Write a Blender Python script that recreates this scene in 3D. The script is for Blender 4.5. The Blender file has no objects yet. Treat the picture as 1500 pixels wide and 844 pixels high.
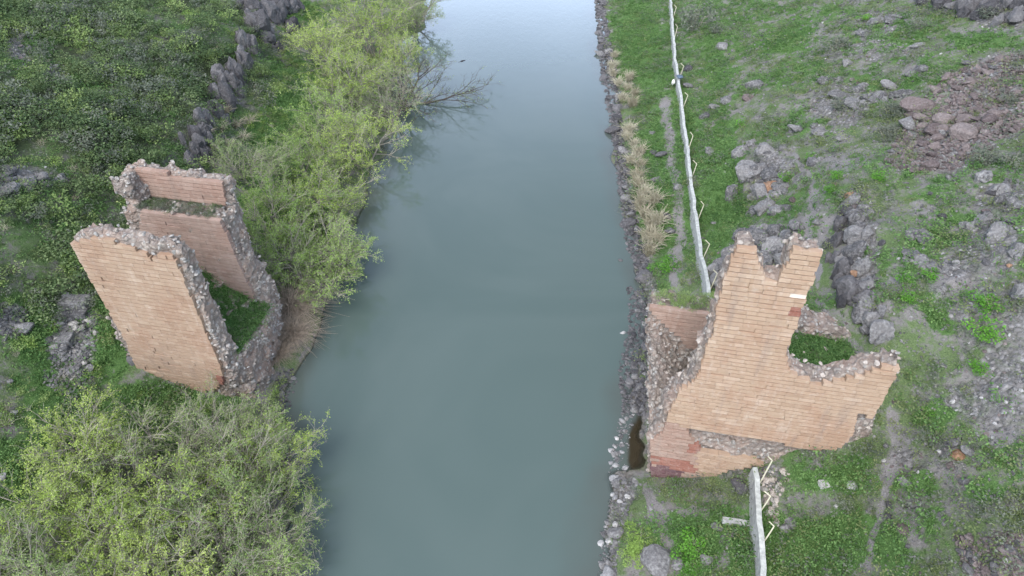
import bpy, bmesh, math, random
import numpy as np
from mathutils import Vector, Matrix
random.seed(7); rng = np.random.default_rng(7)
sc = bpy.context.scene
COL = sc.collection
R = math.radians
# ---------------------------------------------------------------- camera
CAMH = 45.0; F = 1000.0; CX, CY = 750.0, 422.0
TH = math.pi/2 - math.atan2(1138.0, F)           # depression of the optical axis
cam = bpy.data.cameras.new('camera'); camo = bpy.data.objects.new('camera', cam); COL.objects.link(camo)
cam.sensor_width = 36; cam.lens = 36*F/1500; cam.clip_end = 5000; cam.clip_start = 0.5
camo.location = (0, 0, CAMH); camo.rotation_euler = (math.pi/2 - TH, 0, 0)
sc.camera = camo
# ---------------------------------------------------------------- world, sun, exposure
SUN_EL, SUN_AZ = 55, 205      # azimuth of the sun clockwise from +Y
w = bpy.data.worlds.new('World'); sc.world = w; w.use_nodes = True
wn, wl = w.node_tree.nodes, w.node_tree.links
bg = wn['Background']; sky = wn.new('ShaderNodeTexSky'); sky.sky_type = 'NISHITA'; sky.sun_disc = False
sky.sun_elevation = R(SUN_EL); sky.sun_rotation = R(SUN_AZ)
sky.air_density = 1.0; sky.dust_density = 6.0; sky.ozone_density = 1.0; sky.altitude = 1300
hsv = wn.new('ShaderNodeHueSaturation'); hsv.inputs['Saturation'].default_value = 0.66
wl.new(sky.outputs[0], hsv.inputs['Color'])
tc = wn.new('ShaderNodeTexCoord'); sx = wn.new('ShaderNodeSeparateXYZ'); wl.new(tc.outputs['Generated'], sx.inputs[0])
mr = wn.new('ShaderNodeMapRange'); mr.interpolation_type = 'SMOOTHSTEP'; wl.new(sx.outputs[2], mr.inputs[0]); mr.inputs[1].default_value = .1; mr.inputs[2].default_value = .72; mr.inputs[3].default_value = 3.2; mr.inputs[4].default_value = 1.0   # sky brightened toward the horizon, added to lift water reflections and wall faces
cn = wn.new('ShaderNodeTexNoise'); cn.inputs['Scale'].default_value = 2.2; cn.inputs['Detail'].default_value = 5; wl.new(tc.outputs['Generated'], cn.inputs['Vector'])
cm = wn.new('ShaderNodeMapRange'); wl.new(cn.outputs['Fac'], cm.inputs[0]); cm.inputs[1].default_value = .3; cm.inputs[2].default_value = .7; cm.inputs[3].default_value = .85; cm.inputs[4].default_value = 1.2
mm = wn.new('ShaderNodeMath'); mm.operation = 'MULTIPLY'; wl.new(mr.outputs[0], mm.inputs[0]); wl.new(cm.outputs[0], mm.inputs[1])
vm = wn.new('ShaderNodeVectorMath'); vm.operation = 'SCALE'; wl.new(hsv.outputs[0], vm.inputs[0]); wl.new(mm.outputs[0], vm.inputs['Scale']); wl.new(vm.outputs[0], bg.inputs[0]); bg.inputs[1].default_value = 0.15
sl = bpy.data.lights.new('sun', 'SUN'); sl.energy = 1.2; sl.angle = R(30); sl.color = (1, .985, .96)
so = bpy.data.objects.new('sun', sl); COL.objects.link(so)
d = Vector((math.sin(R(SUN_AZ))*math.cos(R(SUN_EL)), math.cos(R(SUN_AZ))*math.cos(R(SUN_EL)), math.sin(R(SUN_EL))))
so.rotation_euler = d.to_track_quat('Z', 'Y').to_euler(); so.location = (0, -20, 90)
sc.view_settings.view_transform = 'Standard'; sc.view_settings.look = 'None'
sc.view_settings.exposure = 0.92; sc.view_settings.gamma = 1
sc.render.resolution_x = 1024; sc.render.resolution_y = 576
# ---------------------------------------------------------------- pixel <-> world helpers (photograph pixels, 1500 wide)
def ray(u, v):
    a = (u-CX)/F; b = (CY-v)/F
    return np.array([a, math.cos(TH)+b*math.sin(TH), -math.sin(TH)+b*math.cos(TH)])
def atz(u, v, z=0.0):
    d = ray(u, v); t = (z-CAMH)/d[2]; return np.array([d[0]*t, d[1]*t, z])
def proj(x, y, z):
    z = z-CAMH; fw = y*math.cos(TH)-z*math.sin(TH); up = y*math.sin(TH)+z*math.cos(TH)
    fw = np.where(fw < 1, 1, fw)
    return CX+F*x/fw, CY-F*up/fw
AX = R(-11); E_ = np.array([math.cos(AX), math.sin(AX)]); N_ = np.array([-math.sin(AX), math.cos(AX)])
B0 = atz(955, 700, 0.3)
def loc2w(s, n): return B0[0]+s*E_[0]+n*N_[0], B0[1]+s*E_[1]+n*N_[1]
def w2loc(x, y):
    dx, dy = x-B0[0], y-B0[1]; return dx*E_[0]+dy*E_[1], dx*N_[0]+dy*N_[1]
def pl(u, v, n=0.0):           # pixel -> (s, z) on the vertical bridge plane at depth n
    px, py = loc2w(0, n); d = ray(u, v)
    t = (px*N_[0]+py*N_[1])/(d[0]*N_[0]+d[1]*N_[1]); p = d*t
    return float((p[0]-px)*E_[0]+(p[1]-py)*E_[1]), float(CAMH+p[2])
# ---------------------------------------------------------------- noise
def _h(i, j, k, s):
    n = (i.astype(np.int64)*374761393 + j.astype(np.int64)*668265263 + k.astype(np.int64)*2147483647 + s*1274126177) & 0xffffffff
    n = ((n ^ (n >> 13))*1274126177) & 0xffffffff; n = ((n ^ (n >> 16))*2246822519) & 0xffffffff
    return ((n ^ (n >> 15)) & 0xffffff)/16777215.0
def vnoise(x, y, z=None, s=0):
    x = np.asarray(x, float); y = np.asarray(y, float); z = np.zeros_like(x) if z is None else np.asarray(z, float)
    i, j, k = np.floor(x), np.floor(y), np.floor(z); fx, fy, fz = x-i, y-j, z-k
    fx, fy, fz = [f*f*(3-2*f) for f in (fx, fy, fz)]; r = 0
    for a in (0, 1):
        for b in (0, 1):
            for c in (0, 1):
                if c == 1 and not np.any(fz): continue
                r = r + _h(i+a, j+b, k+c, s)*(fx if a else 1-fx)*(fy if b else 1-fy)*(fz if c else 1-fz)
    return r*2-1
def fbm(x, y, z=None, o=4, s=0):
    r = 0; a = 1.0; t = 0; f = 1.0
    for q in range(o):
        r = r + a*vnoise(x*f, y*f, None if z is None else z*f, s+q*17); t += a; a *= .5; f *= 2.03
    return r/t
def worley(x, y, s=0):
    i, j = np.floor(x), np.floor(y); best = np.full(x.shape, 9.0); val = np.zeros(x.shape)
    for a in (-1, 0, 1):
        for b in (-1, 0, 1):
            px = i+a+_h(i+a, j+b, i*0, s); py = j+b+_h(i+a, j+b, i*0, s+5); dd = (px-x)**2+(py-y)**2
            m = dd < best; best = np.where(m, dd, best); val = np.where(m, _h(i+a, j+b, i*0, s+9), val)
    return np.sqrt(best), val
# ---------------------------------------------------------------- object helpers
def link(name, me, mat=None, parent=None):
    o = bpy.data.objects.new(name, me); COL.objects.link(o)
    if mat is not None and me is not None and not me.materials: me.materials.append(mat)
    if parent is not None: o.parent = parent
    return o
def tag(o, label=None, cat=None, group=None, kind=None):
    if label: o['label'] = label
    if cat: o['category'] = cat
    if group: o['group'] = group
    if kind: o['kind'] = kind
    return o
def mesh_np(name, V, Fc, smooth=False):
    """V (n,3); Fc (m,k) all faces with k corners, or list of arrays of different k"""
    me = bpy.data.meshes.new(name); V = np.asarray(V, np.float32)
    if not isinstance(Fc, list): Fc = [Fc]
    Fc = [np.asarray(f, np.int32) for f in Fc if len(f)]
    nl = sum(f.size for f in Fc); nf = sum(len(f) for f in Fc)
    me.vertices.add(len(V)); me.vertices.foreach_set('co', V.ravel())
    me.loops.add(nl); me.loops.foreach_set('vertex_index', np.concatenate([f.ravel() for f in Fc]))
    tot = np.concatenate([np.full(len(f), f.shape[1], np.int32) for f in Fc])
    me.polygons.add(nf); me.polygons.foreach_set('loop_start', np.concatenate([[0], np.cumsum(tot)[:-1]]).astype(np.int32))
    me.polygons.foreach_set('loop_total', tot)
    me.polygons.foreach_set('use_smooth', np.full(nf, bool(smooth)))
    me.update(calc_edges=True); return me
def attr(me, name, arr, typ='FLOAT', dom='POINT'):
    a = me.attributes.new(name, typ, dom)
    key = {'FLOAT': 'value', 'INT': 'value', 'FLOAT_VECTOR': 'vector', 'FLOAT_COLOR': 'color'}[typ]
    a.data.foreach_set(key, np.asarray(arr, np.float32 if typ != 'INT' else np.int32).ravel())
def _ico(sub):
    bm = bmesh.new(); bmesh.ops.create_icosphere(bm, subdivisions=sub, radius=1)
    V = np.array([v.co[:] for v in bm.verts]); Fc = np.array([[v.index for v in f.verts] for f in bm.faces]); bm.free(); return V, Fc
ICO = {k: _ico(k) for k in (1, 2, 3, 4)}
def rock_np(seed, sub=2, planes=13, nz=.07, flat=.8):
    r = np.random.default_rng(seed); V, Fc = ICO[sub]
    N = r.normal(size=(planes, 3)); N /= np.linalg.norm(N, axis=1)[:, None]; D = r.uniform(.55, .95, planes)
    q = V@N.T; rad = np.min(np.where(q > .05, D/np.maximum(q, .05), 9), axis=1); rad = np.minimum(rad, 1.15)
    rad = rad*(1+nz*fbm(V[:, 0]*2+seed, V[:, 1]*2, V[:, 2]*2, 3, seed))
    P = V*rad[:, None]; P[:, 2] *= flat; return P, Fc
def rotm(rng_, upright=.3):
    a = rng_.uniform(0, 2*math.pi); b = rng_.normal()*upright; c = rng_.normal()*upright
    return np.array((Matrix.Rotation(a, 3, 'Z')@Matrix.Rotation(b, 3, 'X')@Matrix.Rotation(c, 3, 'Y')))
def join_np(parts):
    """parts: list of (V,F[,rnd]) with same face size"""
    Vs, Fs, o, rs = [], [], 0, []
    for p in parts:
        Vs.append(p[0]); Fs.append(p[1]+o); o += len(p[0]); rs.append(np.full(len(p[0]), p[2] if len(p) > 2 else 0))
    return np.concatenate(Vs), np.concatenate(Fs), np.concatenate(rs)
def in_poly(x, y, P):
    x = np.asarray(x, float); y = np.asarray(y, float); c = np.zeros(x.shape, bool); n = len(P)
    for i in range(n):
        x0, y0 = P[i]; x1, y1 = P[(i+1) % n]
        if y0 == y1: continue
        m = ((y0 > y) != (y1 > y)) & (x < (x1-x0)*(y-y0)/(y1-y0)+x0); c ^= m
    return c
# ---------------------------------------------------------------- material helpers
class NT:
    def __init__(s, name):
        s.m = bpy.data.materials.new(name); s.m.use_nodes = True; s.n = s.m.node_tree.nodes; s.l = s.m.node_tree.links
        s.b = s.n['Principled BSDF']; s.out = s.n['Material Output']
    def new(s, t, **k):
        x = s.n.new('ShaderNode'+t)
        for a, b in k.items(): setattr(x, a, b)
        return x
    def put(s, sock, v):
        if hasattr(v, 'links') or isinstance(v, bpy.types.NodeSocket): s.l.new(v, sock)
        elif isinstance(v, (tuple, list)) and len(v) == 3 and sock.type == 'RGBA': sock.default_value = (*v, 1)
        else: sock.default_value = v
    def pos(s): return s.new('NewGeometry').outputs['Position']
    def objc(s): return s.new('TexCoord').outputs['Object']
    def noise(s, scale, detail=4, rough=.6, vec=None, dist=0):
        x = s.new('TexNoise'); x.inputs['Scale'].default_value = scale; x.inputs['Detail'].default_value = detail
        x.inputs['Roughness'].default_value = rough; x.inputs['Distortion'].default_value = dist
        if vec is not None: s.l.new(vec, x.inputs['Vector'])
        return x.outputs['Fac']
    def vor(s, scale, vec=None, feature='F1', out='Distance', rnd=1):
        x = s.new('TexVoronoi', feature=feature); x.inputs['Scale'].default_value = scale
        if vec is not None: s.l.new(vec, x.inputs['Vector'])
        return x.outputs[out]
    def mix(s, f, a, b, mode='MIX'):
        x = s.new('Mix', data_type='RGBA', blend_type=mode); s.put(x.inputs[0], f); s.put(x.inputs[6], a); s.put(x.inputs[7], b); return x.outputs[2]
    def math(s, op, a, b=0.0, c=0.0, clamp=False):
        x = s.new('Math', operation=op, use_clamp=clamp); s.put(x.inputs[0], a); s.put(x.inputs[1], b); s.put(x.inputs[2], c); return x.outputs[0]
    def ramp(s, f, stops, interp='LINEAR'):
        x = s.new('ValToRGB'); s.put(x.inputs[0], f); r = x.color_ramp; r.interpolation = interp
        while len(r.elements) < len(stops): r.elements.new(.5)
        for e, (p, c) in zip(r.elements, stops):
            e.position = p; e.color = (*c, 1) if isinstance(c, tuple) else (c, c, c, 1)
        return x.outputs[0]
    def step(s, f, lo, hi):
        x = s.new('MapRange', interpolation_type='SMOOTHSTEP'); s.put(x.inputs[0], f); x.inputs[1].default_value = lo; x.inputs[2].default_value = hi; return x.outputs[0]
    def attr(s, name, out='Fac'): return s.new('Attribute', attribute_name=name).outputs[out]
    def rand(s): return s.new('ObjectInfo').outputs['Random']
    def bump(s, h, strength=.5, dist=.05):
        x = s.new('Bump'); x.inputs['Strength'].default_value = strength; x.inputs['Distance'].default_value = dist
        s.l.new(h, x.inputs['Height']); s.l.new(x.outputs[0], s.b.inputs['Normal'])
    def fin(s, col, rough=.9, spec=.2):
        s.put(s.b.inputs['Base Color'], col); s.put(s.b.inputs['Roughness'], rough); s.b.inputs['Specular IOR Level'].default_value = spec; return s.m
def rock_mat(name, c0, c1, c2, lichen=(.42, .42, .38), lf=(.58, .72), sc_=1.0):
    t = NT(name); p = t.pos(); r = t.math('ADD', t.rand(), t.attr('rnd'))
    r = t.math('FRACT', r)
    c = t.ramp(r, [(0, c0), (.45, c1), (1, c2)])
    n1 = t.noise(.9*sc_, 6, .7, p); n2 = t.noise(5*sc_, 5, .7, p); n3 = t.noise(16*sc_, 3, .7, p)
    c = t.mix(t.step(n2, .3, .7), t.mix(1, c, (.6, .6, .6), 'MULTIPLY'), c)
    c = t.mix(t.math('MULTIPLY', t.step(t.math('ADD', t.math('MULTIPLY', n2, .6), t.math('MULTIPLY', n1, .4)), lf[0]-.1, lf[1]), .75), c, lichen)
    c = t.mix(t.math('MULTIPLY', t.step(n3, .55, .75), .3), c, (.14, .13, .125))
    t.bump(t.math('ADD', t.math('MULTIPLY', n2, 1.0), t.math('MULTIPLY', n3, .5)), .9, .12)
    return t.fin(c, .92)
M = {}
M['basalt'] = rock_mat('dark_basalt', (.075, .074, .08), (.115, .112, .118), (.19, .185, .19), (.28, .28, .275), (.6, .8))
M['scree'] = rock_mat('scree_stone', (.125, .10, .10), (.195, .16, .155), (.27, .23, .22), (.30, .29, .30), (.6, .8))
M['grey'] = rock_mat('grey_lichen_rock', (.115, .113, .118), (.18, .177, .18), (.26, .255, .255), (.36, .36, .35), (.55, .72))
M['pale'] = rock_mat('pale_stone', (.30, .30, .31), (.42, .42, .42), (.55, .54, .53), (.62, .62, .6), (.6, .8))
M['orange'] = rock_mat('rust_stained_rock', (.30, .17, .10), (.36, .22, .14), (.4, .26, .18), (.34, .33, .33), (.6, .8))
M['rubble'] = rock_mat('rubble_masonry', (.36, .31, .265), (.46, .405, .355), (.56, .50, .45), (.54, .51, .47), (.55, .75))
M['rubgrey'] = rock_mat('weathered_rubble', (.29, .27, .25), (.38, .36, .33), (.48, .455, .425), (.50, .49, .465), (.5, .72))
def core_mat():
    t = NT('rubble_core'); p = t.pos()
    v = t.vor(2.6, p, 'F1', 'Distance'); vc = t.vor(2.6, p, 'F1', 'Color')
    sep = t.new('SeparateColor'); t.l.new(vc, sep.inputs[0])
    n = t.noise(3, 5, .7, p); n2 = t.noise(10, 4, .7, p); big = t.noise(.5, 3, .5, p)
    st = t.ramp(sep.outputs[0], [(0, (.34, .295, .255)), (.5, (.43, .38, .335)), (1, (.54, .485, .435))])
    c = t.mix(t.step(v, .3, .5), st, (.28, .235, .205))
    c = t.mix(t.step(big, .45, .65), c, t.mix(.5, c, (.42, .30, .24)))
    c = t.mix(t.math('MULTIPLY', t.step(n, .5, .7), .5), c, (.44, .44, .43))
    c = t.mix(t.math('MULTIPLY', t.step(n2, .5, .75), .5), c, (.2, .18, .165))
    t.bump(t.math('ADD', t.math('MULTIPLY', v, -1.2), n2), .9, .25)
    return t.fin(c, .95)
M['core'] = core_mat()
def ashlar_mat(name, c0, c1, c2, tint=(.86, .74, .70)):
    t = NT(name); p = t.pos(); r = t.math('FRACT', t.math('ADD', t.rand(), t.attr('rnd')))
    c = t.ramp(r, [(0, c0), (.2, c1), (.8, c1), (1, c2)])
    n1 = t.noise(.35, 4, .6, p); n2 = t.noise(3.5, 5, .7, p); n3 = t.noise(22, 3, .7, p)
    c = t.mix(t.math('MULTIPLY', t.step(n1, .42, .66), .55), c, t.mix(1, c, tint, 'MULTIPLY'))
    c = t.mix(t.math('MULTIPLY', t.step(n2, .5, .75), .4), c, (.52, .44, .38))
    c = t.mix(t.math('MULTIPLY', t.step(t.math('SUBTRACT', 1, n2), .55, .8), .5), c, (.28, .22, .18))
    mp = t.new('Mapping'); mp.inputs['Scale'].default_value = (1.3, 1.3, .16); t.l.new(p, mp.inputs[0]); st = t.noise(1.0, 5, .65, mp.outputs[0])
    c = t.mix(t.math('MULTIPLY', t.step(st, .52, .74), .5), c, (.24, .19, .16)); c = t.mix(t.math('MULTIPLY', t.step(t.math('SUBTRACT', 1, st), .55, .78), .35), c, (.52, .46, .40))
    t.bump(t.math('ADD', n2, t.math('MULTIPLY', n3, .5)), .6, .06)
    return t.fin(c, .88)
M['ashlar'] = ashlar_mat('peach_tuff', (.315, .220, .152), (.365, .263, .186), (.42, .317, .236))
M['ashlar_tan'] = ashlar_mat('tan_tuff', (.30, .21, .148), (.34, .245, .175), (.39, .293, .215))
M['ashlar_pink'] = ashlar_mat('pink_tuff', (.27, .19, .15), (.31, .22, .175), (.36, .265, .215))
M['ashlar_inner'] = ashlar_mat('brown_tuff', (.28, .205, .17), (.33, .245, .205), (.37, .28, .24))
M['ashlar_red'] = ashlar_mat('red_tuff', (.22, .095, .07), (.26, .12, .09), (.30, .15, .115))
M['ashlar_dark'] = ashlar_mat('stained_tuff', (.10, .06, .07), (.14, .08, .085), (.17, .11, .11))
M['ashlar_pale'] = ashlar_mat('pale_tuff', (.5, .42, .36), (.6, .5, .43), (.66, .56, .48))
def leaf_mat(name, c0, c1, c2, sc_=.35, trans=.35):
    t = NT(name); p = t.pos(); n = t.noise(sc_, 3, .6, p); n2 = t.noise(sc_*6, 2, .6, p)
    f = t.math('ADD', t.math('MULTIPLY', n, .6), t.math('ADD', t.math('MULTIPLY', n2, .25), t.math('MULTIPLY', t.attr('rnd'), .3)))
    f = t.math('ADD', f, t.math('MULTIPLY', t.math('SUBTRACT', t.rand(), .5), .25))
    c = t.ramp(f, [(.3, c0), (.55, c1), (.85, c2)])
    t.fin(c, .6, .3)
    tr = t.new('BsdfTranslucent'); t.put(tr.inputs[0], c); ms = t.new('MixShader'); ms.inputs[0].default_value = trans
    t.l.new(t.b.outputs[0], ms.inputs[1]); t.l.new(tr.outputs[0], ms.inputs[2]); t.l.new(ms.outputs[0], t.out.inputs[0]); return t.m
M['leaf_yellow'] = leaf_mat('yellow_green_leaves', (.20, .30, .055), (.34, .46, .10), (.49, .59, .18))
M['leaf_green'] = leaf_mat('fresh_green_leaves', (.15, .25, .06), (.25, .38, .09), (.36, .50, .15))
M['leaf_dull'] = leaf_mat('dull_green_leaves', (.13, .215, .065), (.23, .33, .105), (.37, .46, .18))
M['leaf_bright'] = leaf_mat('bright_shrub_leaves', (.06, .17, .02), (.11, .29, .035), (.18, .40, .06))
M['leaf_grey'] = leaf_mat('grey_shrub_leaves', (.09, .115, .085), (.155, .18, .135), (.25, .27, .21))
M['scrub'] = leaf_mat('hillside_scrub_leaves', (.045, .085, .035), (.105, .165, .065), (.24, .31, .14), .09)
M['grass'] = leaf_mat('lush_grass_blades', (.065, .15, .045), (.12, .23, .07), (.20, .33, .11), .15)
M['olive'] = leaf_mat('olive_grass_blades', (.10, .15, .055), (.17, .22, .085), (.27, .31, .14), .2)
M['straw'] = leaf_mat('dry_straw', (.36, .33, .24), (.48, .45, .34), (.60, .57, .45), .5, .15)
def plain(name, c, var=.25, rough=.8, sc_=4):
    t = NT(name); p = t.pos(); n = t.noise(sc_, 5, .7, p)
    cc = t.mix(t.step(n, .3, .7), tuple(x*(1-var) for x in c), tuple(min(1, x*(1+var*.6)) for x in c)); t.bump(n, .4, .03); return t.fin(cc, rough)
M['bark'] = plain('grey_bark', (.24, .225, .19), .4, .9, 6)
M['twig'] = plain('pale_twigs', (.33, .31, .25), .35, .9, 2)
M['darkbark'] = plain('dark_bark', (.07, .06, .05), .3, .9, 4)
M['drytwig'] = plain('brown_dry_stems', (.36, .30, .235), .4, .9, 3)
M['concrete'] = plain('weathered_concrete', (.36, .37, .36), .3, .9, 3)
M['cap'] = plain('pale_concrete_cap', (.42, .44, .42), .3, .85, 3)
M['cream'] = plain('cream_paint', (.55, .53, .40), .15, .6, 6)
M['cloth'] = plain('blue_grey_cloth', (.10, .14, .19), .3, .9, 6)
M['white'] = plain('white_plastic', (.7, .7, .68), .05, .6, 6)
M['bird'] = plain('black_feathers', (.02, .02, .025), .2, .6, 9)
# ================================================================ TERRAIN
CP = []
def cp(*pts):
    for (u, v, z) in pts: a = atz(u, v, z); CP.append((a[0], a[1], z))
def cpl(*pts):
    for (s, n, z) in pts: x, y = loc2w(s, n); CP.append((x, y, z))
SHR = [(878, 0), (884, 50), (890, 100), (897, 150), (905, 200), (915, 260), (924, 330), (936, 380), (945, 430), (946, 470), (944, 520), (946, 570), (951, 610), (952, 650), (948, 688), (905, 712), (892, 740), (884, 790), (879, 844)]
SHL = [(408, 844), (412, 760), (402, 640), (428, 570), (434, 540), (462, 480), (480, 400), (505, 340), (540, 290), (570, 200), (600, 100), (622, 40), (628, 0)]
cp(*[(u, v, 0) for u, v in SHR], *[(u, v, 0) for u, v in SHL])
cp((950, 100, 1.3), (945, 200, 1.5), (965, 300, 1.9), (1000, 400, 2.2), (1000, 130, 2.4), (983, 0, 2.4), (925, 30, 1.2), (1020, 300, 2.6), (1060, 200, 3.4), (1068, 320, 3.2), (1045, 390, 3.0), (1040, 50, 4),
   (1125, 250, 7), (1150, 290, 8), (1120, 340, 7.5), (1150, 400, 8), (1180, 300, 9), (1190, 400, 10), (1215, 350, 10), (1218, 440, 10.3), (1268, 330, 13), (1275, 430, 12.8), (1290, 490, 12), (1180, 200, 8.8), (1110, 170, 6.5), (1150, 100, 8.0),
   (1250, 250, 12.5), (1350, 200, 13.3), (1450, 200, 15.5), (1450, 100, 16.5), (1300, 100, 12.5), (1500, 0, 18.5), (1300, 0, 13), (1150, 0, 8), (1400, 350, 14), (1500, 350, 16.5), (1400, 500, 12.8), (1500, 500, 14.5),
   (1350, 620, 10), (1500, 650, 12.5), (1335, 590, 10), (1308, 640, 8.4), (1250, 690, 6), (1200, 740, 4.6), (1300, 800, 7), (1450, 800, 11), (1500, 844, 11), (1150, 720, 3.6), (1110, 700, 2.8), (1060, 760, 2.1), (1000, 740, 1.2), (955, 722, .5), (930, 790, .8), (1000, 840, 1.2), (1100, 840, 2.6), (1200, 840, 4))
cpl((9, 10, 10.4), (13, 7, 10.8), (12, 3, 9.5), (5, 11, 6), (1, 11, 2), (-2.6, 4, -.1), (-3, 8, -.05), (4, 5, 2.5), (14, 2, 9.5), (12.5, -1, 7.8), (10, -1, 5.8), (6.6, -.5, 2.9), (3, -.6, 1.2))
cp((520, 130, 1.4), (450, 200, 2.2), (420, 300, 2.2), (460, 60, 2), (400, 350, 2.2), (480, 300, .9), (380, 250, 3.2), (420, 430, 1.2), (350, 200, 4), (410, 100, 3.4),
   (345, 40, 10), (322, 90, 9.5), (300, 150, 9), (262, 215, 8.3), (200, 100, 11.8), (100, 100, 13.6), (0, 100, 16), (0, 0, 17), (200, 0, 13), (300, 0, 11.5), (100, 200, 12.6), (0, 220, 13.6), (200, 200, 10.3), (150, 260, 9.8), (120, 320, 9),
   (60, 330, 10.3), (0, 330, 12), (0, 430, 8.8), (60, 420, 7.6), (100, 440, 6.6), (110, 520, 4.8), (60, 520, 5.8), (0, 520, 7.2), (150, 600, 3.0), (60, 650, 4.0), (0, 650, 5.2), (0, 760, 4.0), (100, 760, 2.6), (200, 650, 2.0), (250, 700, 1.3), (300, 600, 1.6), (0, 844, 3.6), (150, 844, 1.6), (300, 800, .8), (370, 700, .5))
cpl((-38, 4, 3.2), (-34, 4, 1.4), (-33.5, 10, 1.6), (-40, 12, 5.5), (-42, 9, 6.5), (-42.5, 4, 5), (-41.3, -.5, 3.6), (-39.6, -.5, 2.6), (-36.7, -.5, 1.9), (-34.4, -.5, 1.7), (-31.5, 3, .4), (-31.8, 7, .4))
for y in (-60, -20, 15): CP += [(5.5, y, 0), (-15, y, 0), (-5, y, -3), (30, y, 9), (-40, y, 9), (90, y, 36), (-100, y, 40)]
for y in (35, 60, 85, 110, 135): CP += [(-3, y, -3)]
for y in (180, 260, 400): CP += [(17, y, 0), (-17, y, 0), (0, y, -3), (40, y, 12), (-45, y, 14), (120, y, 48), (-120, y, 50)]
CP += [(-300, 60, 95), (300, 60, 90), (-300, 300, 100), (300, 300, 100), (-300, -80, 90), (300, -80, 90), (0, -300, -3), (0, 700, -3), (20, -300, 1), (-25, -300, 1)]
CP = np.array(CP); CC = .8
def _k(d2): return np.sqrt(d2+CC*CC)
_D = ((CP[:, None, :2]-CP[None, :, :2])**2).sum(-1); n_ = len(CP)
_A = np.zeros((n_+3, n_+3)); _A[:n_, :n_] = -_k(_D)+np.eye(n_)*.5
_A[:n_, n_] = 1; _A[:n_, n_+1:] = CP[:, :2]/100; _A[n_:, :n_] = _A[:n_, n_:].T
CP[:, 2] += 0
_W = np.linalg.solve(_A, np.concatenate([CP[:, 2], [0, 0, 0]]))
def base_z(x, y):
    z = np.full(x.shape, _W[n_])+_W[n_+1]*x/100+_W[n_+2]*y/100
    for i in range(n_): z -= _W[i]*np.sqrt((x-CP[i, 0])**2+(y-CP[i, 1])**2+CC*CC)
    return z
def grow(a, step, lim, f=1.25):
    r = []
    while a < lim: r.append(a); a += step; step *= f
    return r+[lim]
gx = np.concatenate([-np.array(grow(104, 2, 1200))[::-1], np.arange(-103, -60, .8), np.arange(-60, 50, .3), np.arange(50, 103, .8), np.array(grow(104, 2, 1200))])
gy = np.concatenate([-np.array(grow(-12, 1.5, 1200))[::-1], np.arange(13, 92, .3), np.arange(92, 150, .6), np.array(grow(150, 2, 1600))])
GX, GY = np.meshgrid(gx, gy); Z = base_z(GX, GY)
PU, PV = proj(GX, GY, Z)
Z = Z+.5*fbm(GX*.3, GY*.3, None, 3, 44)*np.exp(-(Z/1.2)**2)
infr = (PU > -150) & (PU < 1650) & (PV > -150) & (PV < 1000) & (GY > 5)
def shape_mask(lst, warp=16, soft=.35):
    """union of ellipses (u,v,ru,rv,deg) and polylines ('l',w,[(u,v)..]) on the ground, edges broken by noise"""
    m = np.zeros(GX.shape)
    wx = PU+warp*fbm(GX*.45, GY*.45, None, 3, 31)+warp*.5*fbm(GX*1.6, GY*1.6, None, 2, 33); wy = PV+warp*fbm(GX*.45, GY*.45, None, 3, 32)+warp*.5*fbm(GX*1.6, GY*1.6, None, 2, 34)
    for e in lst:
        if e[0] == 'l':
            for (a, b), (c, d_) in zip(e[2][:-1], e[2][1:]):
                L2 = (c-a)**2+(d_-b)**2; t = np.clip(((wx-a)*(c-a)+(wy-b)*(d_-b))/L2, 0, 1)
                dd = np.hypot(wx-a-t*(c-a), wy-b-t*(d_-b))/e[1]; m = np.maximum(m, np.clip((1-dd)/soft, 0, 1))
        else:
            u, v, ru, rv, dg = e; ca, sa = math.cos(R(dg)), math.sin(R(dg)); a = (wx-u)*ca+(wy-v)*sa; b = -(wx-u)*sa+(wy-v)*ca
            dd = np.hypot(a/ru, b/rv); m = np.maximum(m, np.clip((1-dd)/soft, 0, 1))
    return m*infr
right = GX > 0
PATH = shape_mask([('l', 15, [(975, 150), (982, 230), (995, 300), (998, 350), (985, 390), (992, 420)]), ('l', 8, [(1165, 225), (1190, 262), (1192, 300), (1180, 335), (1195, 380), (1200, 420)]), ('l', 9, [(1200, 440), (1230, 480), (1262, 512), (1290, 530)]),
    ('l', 20, [(1308, 600), (1312, 655), (1300, 700)]), ('l', 11, [(1300, 700), (1285, 760), (1270, 840)]), ('l', 14, [(945, 725), (965, 760), (985, 800)]), ('l', 6, [(1400, 420), (1415, 520)])], 7, 1.0)
DIRT = shape_mask([(1390, 400, 60, 50, 20), (1480, 560, 40, 40, 0), (1460, 620, 60, 30, 0), (1400, 690, 40, 30, 0), (1240, 230, 50, 30, 0), (1200, 330, 30, 60, 0), (1190, 60, 30, 25, 0), (1360, 300, 60, 25, 0), (960, 750, 30, 40, 0), (1060, 820, 30, 30, 0), (1330, 650, 30, 25, 0), (1375, 760, 40, 20, 0), (1485, 690, 30, 25, 0), (1010, 740, 40, 25, 0), (1300, 430, 30, 40, 0), (1200, 165, 45, 35, 0), (1170, 400, 30, 30, 0), (1070, 780, 25, 20, 0)], 34, .8)
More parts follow.
